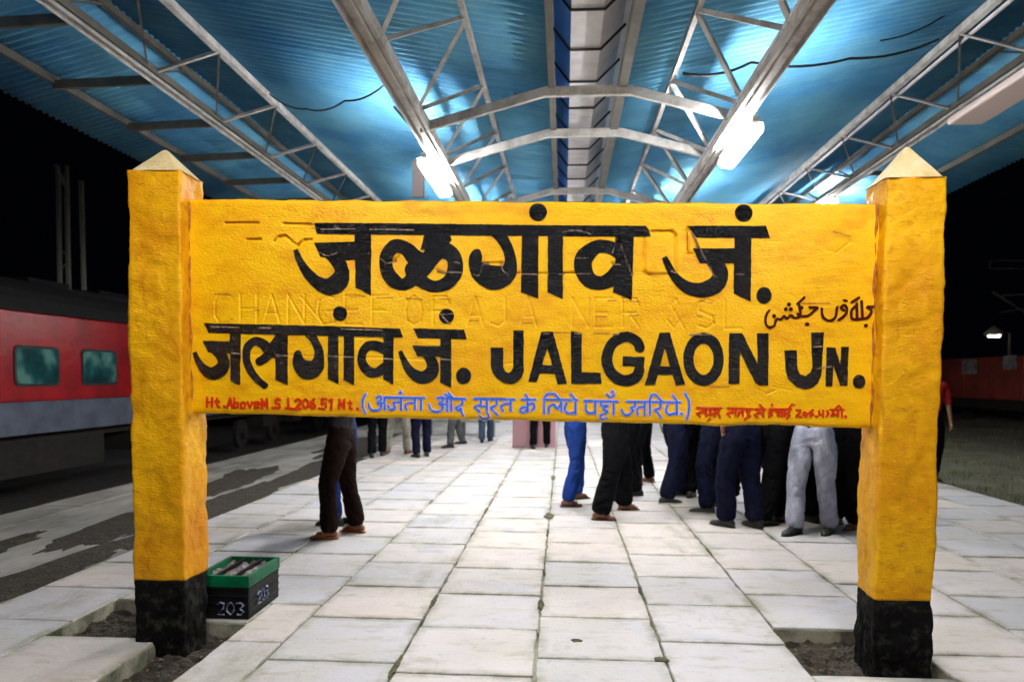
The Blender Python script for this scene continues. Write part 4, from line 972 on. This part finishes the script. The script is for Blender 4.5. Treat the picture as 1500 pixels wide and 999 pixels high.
Ms1 = mat('sack_dark', (0.02,0.03,0.05), .8, (0.05,0.05,0.06), 9, 5, .6, 20); Ms2 = mat('sack_brown', (0.07,0.045,0.03), .85, (0.03,0.02,0.015), 9, 5, .6, 20)
for k, (xx, sz, m_, lb) in enumerate(((.5, .36, Ms1, 'dark navy sack at the left end of the barrow'), (1.25, .42, Ms2, 'brown sack second from the left on the barrow'), (2.0, .38, Ms1, 'dark navy sack third from the left on the barrow'), (2.7, .40, Ms2, 'brown sack at the right end of the barrow'))):
    sack((bar0.x+xx, bar0.y+.9, .53+sz*.84), (.42, .5, sz), m_, lb, k+3)

# far bench
bq = at_z(690, 640)
fb = thing('platform_bench', 'pale low bench with dark shade beneath, far down the platform behind the walkers', 'bench', (bq.x-.6, bq.y, 0))
mb = MB(); mb.box(-.6, 1.3, 0, .45, .36, .44); mb.obj('seat', M_conc, fb, bevel=.01)
for xx in (-.5, .35, 1.1):
    mb = MB(); mb.box(xx-.06, xx+.06, .05, .4, 0, .36); mb.obj('leg', M_dsteel, fb)
mb = MB(); mb.box(-.6, 1.3, .45, .52, .44, .95); mb.obj('backrest', M_dsteel, fb, bevel=.01)

# ------------------------------------------------------------------ PEOPLE
def skin_mesh(verts, edges, radii, root, sub=2):
    me = bpy.data.meshes.new('tmp'); me.from_pydata([tuple(v_) for v_ in verts], edges, []); me.update()
    o = bpy.data.objects.new('tmp', me); C.objects.link(o)
    md = o.modifiers.new('s', 'SKIN'); md.use_smooth_shade = True
    for i, r in enumerate(radii):
        sv = me.skin_vertices[0].data[i]; sv.radius = r if isinstance(r, tuple) else (r, r); sv.use_root = (i == root)
    sb = o.modifiers.new('u', 'SUBSURF'); sb.levels = sub; sb.render_levels = sub
    dg = bpy.context.evaluated_depsgraph_get(); ev = o.evaluated_get(dg); nm = bpy.data.meshes.new_from_object(ev)
    bpy.data.objects.remove(o); bpy.data.meshes.remove(me)
    return nm
def add_mesh(name, me, m, parent):
    me.materials.clear(); me.materials.append(m); me.shade_smooth(); me.name = name
    o = bpy.data.objects.new(name, me); C.objects.link(o); o.parent = parent; return o
def wrinkle(me, amp, seed, zs=18):
    n_ = len(me.vertices); co = np.empty(n_*3); me.vertices.foreach_get('co', co); co = co.reshape(-1, 3)
    no = np.empty(n_*3); me.vertices.foreach_get('normal', no); no = no.reshape(-1, 3)
    d = amp*.35*fbm(co[:,0]*9+co[:,1]*7+seed, co[:,2]*zs*.5+co[:,0]*8, seed, 2)
    rg = 1 - np.minimum(1, np.abs(fbm(co[:,0]*7+co[:,1]*9+seed*2.3, co[:,2]*zs*1.3+co[:,0]*12-co[:,1]*9, seed+21, 2))*7)
    ka = np.exp(-((co[:,2]-.48)/.13)**2) + 1.2*np.exp(-((co[:,2]-.14)/.12)**2) + .9*np.exp(-((co[:,2]-.86)/.14)**2) + .15
    d = d - amp*.55*rg*np.minimum(ka, 1.2)
    co = co + no*d[:, None]; me.vertices.foreach_set('co', co.ravel()); me.update()
CLOTH = {}
def cloth(name, c, c2=None, rough=.85):
    if name not in CLOTH: CLOTH[name] = mat(name, c, rough, c2 or tuple(x*.55 for x in c), 14, 7, .8, 26, bdist=.012, stretch=(1,1,.6), spec=.08); add_stain(CLOTH[name], tuple(min(1, x*1.7+.004) for x in c), 5, .5, .7, .6, (1,1,.4))
    return CLOTH[name]
def loft(sections, m, name, parent, seg=14):
    # sections: (y, halfwidth, zbottom, ztop, xoff)
    vv = []; ff = []
    for (y, hw, z0, z1, xo) in sections:
        for k in range(seg):
            a = 2*math.pi*k/seg; c, s_ = math.cos(a), math.sin(a)
            zz = (z0+z1)/2 + (z1-z0)/2*math.copysign(abs(s_)**.7, s_); vv.append((xo+hw*math.copysign(abs(c)**.8, c), y, zz))
    K = seg
    for j in range(len(sections)-1):
        for k in range(K): ff.append((j*K+k, j*K+(k+1)%K, (j+1)*K+(k+1)%K, (j+1)*K+k))
    ff.append(tuple(range(K))[::-1]); ff.append(tuple(range((len(sections)-1)*K, len(sections)*K)))
    return mesh_obj(name, vv, ff, m, parent, smooth=True)
def foot(kind, pos, ang, parent, mshoe, side):
    e = bpy.data.objects.new('shoe' if kind != 'sandal' else 'sandal', None)
    T = Matrix.Translation(pos) @ Matrix.Rotation(ang, 4, 'Z')
    def bake(o):
        o.data.transform(T); return o
    k = side
    if kind == 'sandal':
        s = loft([(-.10,.030,0,.018,0),(-.06,.040,0,.020,0),(.02,.038,0,.020,0),(.09,.048,0,.020,.004*k),(.135,.040,0,.018,.003*k),(.16,.018,0,.014,0)], mshoe, 'sandal', parent); bake(s)
        b = loft([(-.088,.020,.02,.06,0),(-.06,.031,.02,.085,0),(-.02,.032,.02,.10,0),(.03,.035,.02,.075,0),(.08,.042,.02,.05,.003*k),(.12,.038,.019,.038,.003*k)], M_skin, 'bare_foot', parent); bake(b)
        for i in range(5):
            x = (-.030+.0145*i)*(-k if k else 1); mb = MB(); y1 = .150-.007*i if True else 0
            mb.tube([(x, .105, .028), (x, y1-.008, .027), (x, y1, .024)], [.009, .0085 if i else .011, .005], 8); o = mb.obj('toe', M_skin, b, smooth=True); bake(o)
        for yy in (.055, .085):
            mb = MB(); mb.tube([(-.046, yy-.02, .018), (-.034, yy, .052), (0, yy+.008, .066 if yy < .06 else .058), (.034, yy, .052), (.046, yy-.02, .018)], .009, 6); bake(mb.obj('strap', mshoe, s, smooth=True))
    else:
        s = loft([(-.105,.022,.012,.06,0),(-.085,.034,.01,.085,0),(-.04,.038,.01,.095,0),(.02,.038,.01,.085,0),(.08,.045,.01,.062,.003*k),(.13,.042,.01,.052,.003*k),(.165,.026,.012,.038,0),(.175,.012,.014,.03,0)], mshoe, 'shoe', parent); bake(s)
        sole = cloth('sole_pale', (.45,.42,.38)) if kind == 'sneaker' else M_rubber
        so = loft([(-.112,.022,0,.014,0),(-.09,.038,0,.016,0),(.02,.041,0,.016,0),(.08,.048,0,.016,.003*k),(.13,.045,0,.016,.003*k),(.18,.020,0,.016,0)], sole, 'sole', s); bake(so)
        if kind == 'sneaker':
            for yy in (.03, .055, .08):
                mb = MB(); mb.tube([(-.03, yy, .074-.2*(yy-.03)), (0, yy+.005, .090-.28*(yy-.03)), (.03, yy, .074-.2*(yy-.03))], .004, 5); bake(mb.obj('lace', sole, s))
def person(fa, fb, face, trousers, shirt, shoe, shoec, label, height=1.70, seed=0, arms=1, group=None, slim=1.15, bag=False):
    """fa, fb: the two feet as ground points; face: heading in degrees (0 = +X, 90 = away)"""
    A = Vector(fa); Bv = Vector(fb); c = (A+Bv)/2
    root = thing('person', label, 'person', (c.x, c.y, 0), 0, group)
    th = math.radians(face-90); R = Matrix.Rotation(-th, 3, 'Z')
    a = R @ (A-c); b = R @ (Bv-c)
    if a.x > b.x: a, b = b, a
    root.rotation_euler = (0, 0, th)
    s = height/1.70; r = random.Random(seed)
    hipz = .90*s - .10*max(0, (b-a).length-.25)
    Lx, Rx = a, b
    kneeL = Vector((Lx.x*.75-.03, Lx.y*.55+.045, .49*s)); kneeR = Vector((Rx.x*.75+.03, Rx.y*.55+.035, .49*s))
    hipL = Vector((-.09*s, 0, hipz)); hipR = Vector((.09*s, 0, hipz))
    lean = r.uniform(-.03, .03)
    pel = Vector((0, 0, hipz+.06*s)); waist = Vector((0, -.005, hipz+.20*s)); chest = Vector((lean, .0, hipz+.40*s)); neck = Vector((lean, -.01, hipz+.57*s)); neck2 = Vector((lean, .005, hipz+.62*s)); head = Vector((lean, .02, hipz+.695*s)); crown = Vector((lean, .012, hipz+.765*s))
    anL = Vector((Lx.x, Lx.y, .075)); anR = Vector((Rx.x, Rx.y, .075))
    # trousers (one skin)
    V = [pel, hipL, kneeL, (kneeL+anL)/2+Vector((0,-.012,0)), anL+Vector((0,-.02,-.03)), hipR, kneeR, (kneeR+anR)/2+Vector((0,-.012,0)), anR+Vector((0,-.02,-.03)), waist]
    tL = hipL.lerp(kneeL, .4); tR = hipR.lerp(kneeR, .4); V += [tL, tR]
    E = [(0,1),(1,10),(10,2),(2,3),(3,4),(0,5),(5,11),(11,6),(6,7),(7,8),(0,9)]
    k = slim*s
    Rd = [(.155*s,.115*s), (.105*k,.11*k), .078*k, .075*k, .078*k, (.105*k,.11*k), .078*k, .075*k, .078*k, (.145*s,.105*s), .100*k, .100*k]
    me = skin_mesh(V, E, Rd, 0, 3); wrinkle(me, .034, seed+3, 13); add_mesh('trousers', me, trousers, root)
    # shirt
    shL = Vector((-.185*s+lean, -.01, hipz+.525*s)); shR = Vector((.185*s+lean, -.01, hipz+.525*s))
    if arms == 0: elL = shL+Vector((-.05,.0,-.27*s)); elR = shR+Vector((.05,.0,-.27*s)); haL = elL+Vector((.0,.08,-.24*s)); haR = elR+Vector((0,.08,-.24*s))
    elif arms == 1: elL = shL+Vector((-.05,.03,-.27*s)); elR = shR+Vector((.05,.04,-.26*s)); haL = elL+Vector((.10,.22,.04)); haR = elR+Vector((-.08,.22,.06))
    else: elL = shL+Vector((-.10,-.03,-.25*s)); elR = shR+Vector((.06,.0,-.27*s)); haL = elL+Vector((.10,.07,-.2*s)); haR = elR+Vector((.0,.08,-.24*s))
    V = [waist+Vector((0,0,.0)), pel+Vector((0,0,.0)), chest, neck-Vector((0,0,.02)), shL, shL.lerp(elL,.6), shR, shR.lerp(elR,.6), elL.lerp(haL,.15), elR.lerp(haR,.15)]
    E = [(0,1),(0,2),(2,3),(2,4),(4,5),(2,6),(6,7),(5,8),(7,9)]
    Rd = [(.150*s,.115*s),(.158*s,.122*s),(.165*s,.118*s),.062*s,.075*s,.06*s,.075*s,.06*s,.052*s,.052*s]
    me = skin_mesh(V, E, Rd, 0); wrinkle(me, .02, seed+5, 12); add_mesh('shirt', me, shirt, root)
    # body: head, neck, arms, hands with fingers, torso and legs under the clothes
    V = [pel, waist, chest, neck, neck2, head, crown, shL, elL, haL, shR, elR, haR, hipL, kneeL, anL, hipR, kneeR, anR]
    E = [(0,1),(1,2),(2,3),(3,4),(4,5),(5,6),(2,7),(7,8),(8,9),(2,10),(10,11),(11,12),(0,13),(13,14),(14,15),(0,16),(16,17),(17,18)]
    Rd = [(.12*s,.09*s),(.12*s,.085*s),(.13*s,.09*s),.052*s,.050*s,(.074*s,.092*s),(.062*s,.078*s),.05*s,.038*s,.024*s,.05*s,.038*s,.024*s,.075*s,.05*s,.036*s,.075*s,.05*s,.036*s]
    # jaw/chin and nose
    def addv(p, par, rad): V.append(p); Rd.append(rad); E.append((par, len(V)-1)); return len(V)-1
    addv(head+Vector((0,.075*s,-.055*s)), 5, (.030*s,.026*s)); addv(head+Vector((0,.112*s,-.008*s)), 5, (.012*s,.014*s))
    addv(head+Vector((.078*s,-.005,-.005)), 5, (.01,.018)); addv(head+Vector((-.078*s,-.005,-.005)), 5, (.01,.018))
    for hi, el, sd in ((9, elL, -1), (12, elR, 1)):
        ha = V[hi]; dr = (ha-el).normalized(); sidev = dr.cross(Vector((1,0,0))).normalized() if abs(dr.x) < .9 else Vector((0,1,0))
        palm = addv(ha+dr*.055*s, hi, (.034*s,.018*s))
        for q_ in range(4):
            off = sidev*(.026-.0175*q_)*s; ln = (.068,.078,.072,.056)[q_]*s
            k1 = addv(ha+dr*.088*s+off, palm, .0095*s); k2 = addv(V[k1]+dr*ln*.5+Vector((-sd*.008,.002,0)), k1, .0088*s); addv(V[k2]+dr*ln*.45+Vector((-sd*.018,.002,0)), k2, .0078*s)
        t1 = addv(ha+dr*.03*s+sidev*.032*s, palm, .011*s); addv(V[t1]+dr*.042*s+sidev*.016*s, t1, .009*s)
    me = skin_mesh(V, E, Rd, 0, 1); add_mesh('body', me, M_skin, root)
    # hair and eyes
    bm = bmesh.new(); bmesh.ops.create_icosphere(bm, subdivisions=3, radius=1)
    for v_ in bm.verts:
        q_ = v_.co.copy()
        z = q_.z if q_.z > -.15 or q_.y < .1 else -.15
        if q_.y > .25 and q_.z < .35: q_.y = .25
        v_.co = head + Vector((q_.x*.083*s, q_.y*.100*s-.010, max(z, -.85)*.088*s+.034*s)); v_.co += v_.co.normalized()*.004*r.random()
    hm = bpy.data.meshes.new('hair'); bm.to_mesh(hm); bm.free(); add_mesh('hair', hm, M_hair, root)
    for ex in (-.03, .03):
        mb = MB(); mb.tube([tuple(head+Vector((ex*s, .088*s, .012*s))), tuple(head+Vector((ex*s, .098*s, .012*s)))], .009, 8); mb.obj('eye', M_hair, root)
    mb = MB(); mb.tube([tuple(head+Vector((-.02*s,.098*s,-.046*s))), tuple(head+Vector((0,.106*s,-.048*s))), tuple(head+Vector((.02*s,.098*s,-.046*s)))], .004, 6); mb.obj('mouth', cloth('lip',(.16,.05,.04)), root)
    foot(shoe, Vector((Lx.x, Lx.y, 0)), r.uniform(.05,.25), root, shoec, -1); foot(shoe, Vector((Rx.x, Rx.y, 0)), r.uniform(-.25,-.05), root, shoec, 1)
    return root
def G(px, py): return at_z(px, py)
c_black = cloth('cloth_black', (.003,.0035,.005)); c_brown = cloth('cloth_brown_black', (.012,.005,.004)); c_navy = cloth('cloth_navy', (.003,.004,.012), (.006,.008,.028))
c_navy2 = cloth('denim_dark_blue', (.005,.018,.10), (.012,.035,.16)); c_blue = cloth('denim_blue', (.008,.03,.17), (.02,.06,.27)); c_slate = cloth('denim_slate', (.06,.10,.16)); c_light = cloth('denim_light', (.36,.38,.47), (.20,.22,.30)); c_khaki = cloth('cloth_khaki', (.45,.43,.36)); c_grey = cloth('cloth_grey', (.10,.10,.10))
s_w = cloth('shirt_white', (.6,.6,.6)); s_r = cloth('shirt_red', (.38,.02,.025)); s_b = cloth('shirt_blue', (.06,.12,.3)); s_g = cloth('shirt_green', (.06,.16,.08)); s_y = cloth('shirt_ochre', (.4,.26,.08)); s_k = cloth('shirt_dark', (.03,.03,.035))
l_tan = mat('sandal_tan', (.42,.11,.03), .5, (.22,.06,.02), 20, 4); l_br = mat('sandal_brown', (.10,.04,.02), .5); l_bk = mat('shoe_black', (.012,.013,.012), .4)
person(G(480,789), G(521,779), 180, c_brown, s_k, 'sandal', l_tan, 'man in brown-black trousers and tan sandals facing left below the board, nearest at the left', 1.70, 1)
person(G(488,770), G(516,767), 170, c_navy2, s_b, 'shoe', l_bk, 'man in blue jeans standing just behind the man with tan sandals', 1.68, 2)
person(G(545,670), G(560,667), 100, c_black, s_k, 'shoe', l_bk, 'man in black trousers left of the man in pale trousers, far left group', 1.70, 3)
person(G(567,664), G(597,664), 80, c_khaki, s_y, 'sandal', l_br, 'man in pale khaki trousers in the far left group', 1.70, 4)
person(G(610,670), G(625,668), 120, c_navy, s_r, 'shoe', l_bk, 'man in dark navy trousers right of the man in pale trousers, far left group', 1.70, 5)
person(G(658,656), G(677,650), 200, c_grey, s_g, 'shoe', l_bk, 'man in grey trousers walking left, far down the platform', 1.68, 6)
person(G(706,648), G(718,646), 90, c_slate, s_w, 'shoe', l_bk, 'man in slate jeans standing far off, left of the pink pillar', 1.70, 7)
person(G(781,657), G(801,655), 90, c_black, s_k, 'shoe', l_bk, 'man in black trousers in front of the pink pillar', 1.70, 8)
person(G(833,742), G(848,731), 20, c_blue, s_k, 'sandal', l_br, 'man in bright blue jeans and sandals, leftmost of the crowd at the right', 1.72, 9, arms=1)
person(G(880,761), G(917,747), 10, c_black, s_b, 'sandal', l_br, 'man in black trousers and brown sandals beside the man in bright blue jeans', 1.76, 10, slim=1.45)
person(G(932,710), G(950,706), 160, c_black, s_w, 'sandal', cloth('sandal_pink',(.5,.25,.22)), 'man in black trousers farther back, between the sandalled man and the sneakers', 1.66, 11)
person(G(978,738), G(998,727), 15, c_navy, s_g, 'sneaker', l_bk, 'man in dark blue jeans and black sneakers with pale soles', 1.72, 12, arms=1, slim=1.35)
person(G(1033,752), G(1052,744), 150, c_navy, s_y, 'sneaker', l_bk, 'man in navy jeans and sneakers half hidden behind the dark blue jeans', 1.70, 13)
person(G(1062,771), G(1105,772), 120, c_navy, s_r, 'shoe', l_bk, 'man in dark navy jeans standing with feet apart, left of the pale jeans', 1.72, 14, arms=2, slim=1.35)
person(G(1163,783), G(1214,781), 230, c_light, s_k, 'shoe', l_bk, 'man in pale grey-blue jeans and black shoes, legs apart', 1.74, 15, slim=1.2)
person(G(1140,757), G(1172,752), 70, c_black, s_b, 'shoe', l_bk, 'man in black trousers directly behind the man in pale jeans', 1.72, 16, slim=1.45)
person(G(1222,768), G(1252,776), 200, c_black, s_w, 'sandal', l_br, 'man in black trousers beside the right yellow post', 1.74, 17, slim=1.4)
person(G(1352,708), G(1366,704), 270, c_black, s_r, 'shoe', l_bk, 'man in a red shirt peeping out to the right of the right yellow post', 1.72, 18, arms=0)
person(G(906,733), G(930,726), 200, c_black, s_k, 'shoe', l_bk, 'man in black trousers and black shoes directly behind the man in brown sandals', 1.70, 19, slim=1.4)
person(G(1012,728), G(1030,722), 60, c_black, s_k, 'shoe', l_bk, 'man in black trousers behind the sneakered men, farther from the board', 1.70, 20, slim=1.4)
person(G(1055,738), G(1072,733), 250, c_black, s_b, 'shoe', l_bk, 'man in black trousers behind the man with feet apart in navy jeans', 1.70, 21, slim=1.4)
person(G(1119,770), G(1140,764), 30, c_black, s_k, 'shoe', l_bk, 'man in black trousers between the dark navy jeans and the pale jeans', 1.70, 22, slim=1.45)
person(G(1188,764), G(1206,758), 100, c_black, s_g, 'shoe', l_bk, 'man in black trousers seen between the legs of the pale jeans', 1.70, 23, slim=1.4)
# pouch on the floor among the feet
pp = G(1131, 745)
mb = MB(); mb.box(pp.x-.10, pp.x+.10, pp.y-.06, pp.y+.06, 0, .09); tag(mb.obj('pouch', mat('pouch_green', (.03,.25,.10), .6, (.4,.42,.36), 14, 4), bevel=.03), 'small green and white pouch on the floor beside the black trousers', 'pouch')
bpy.context.view_layer.update()
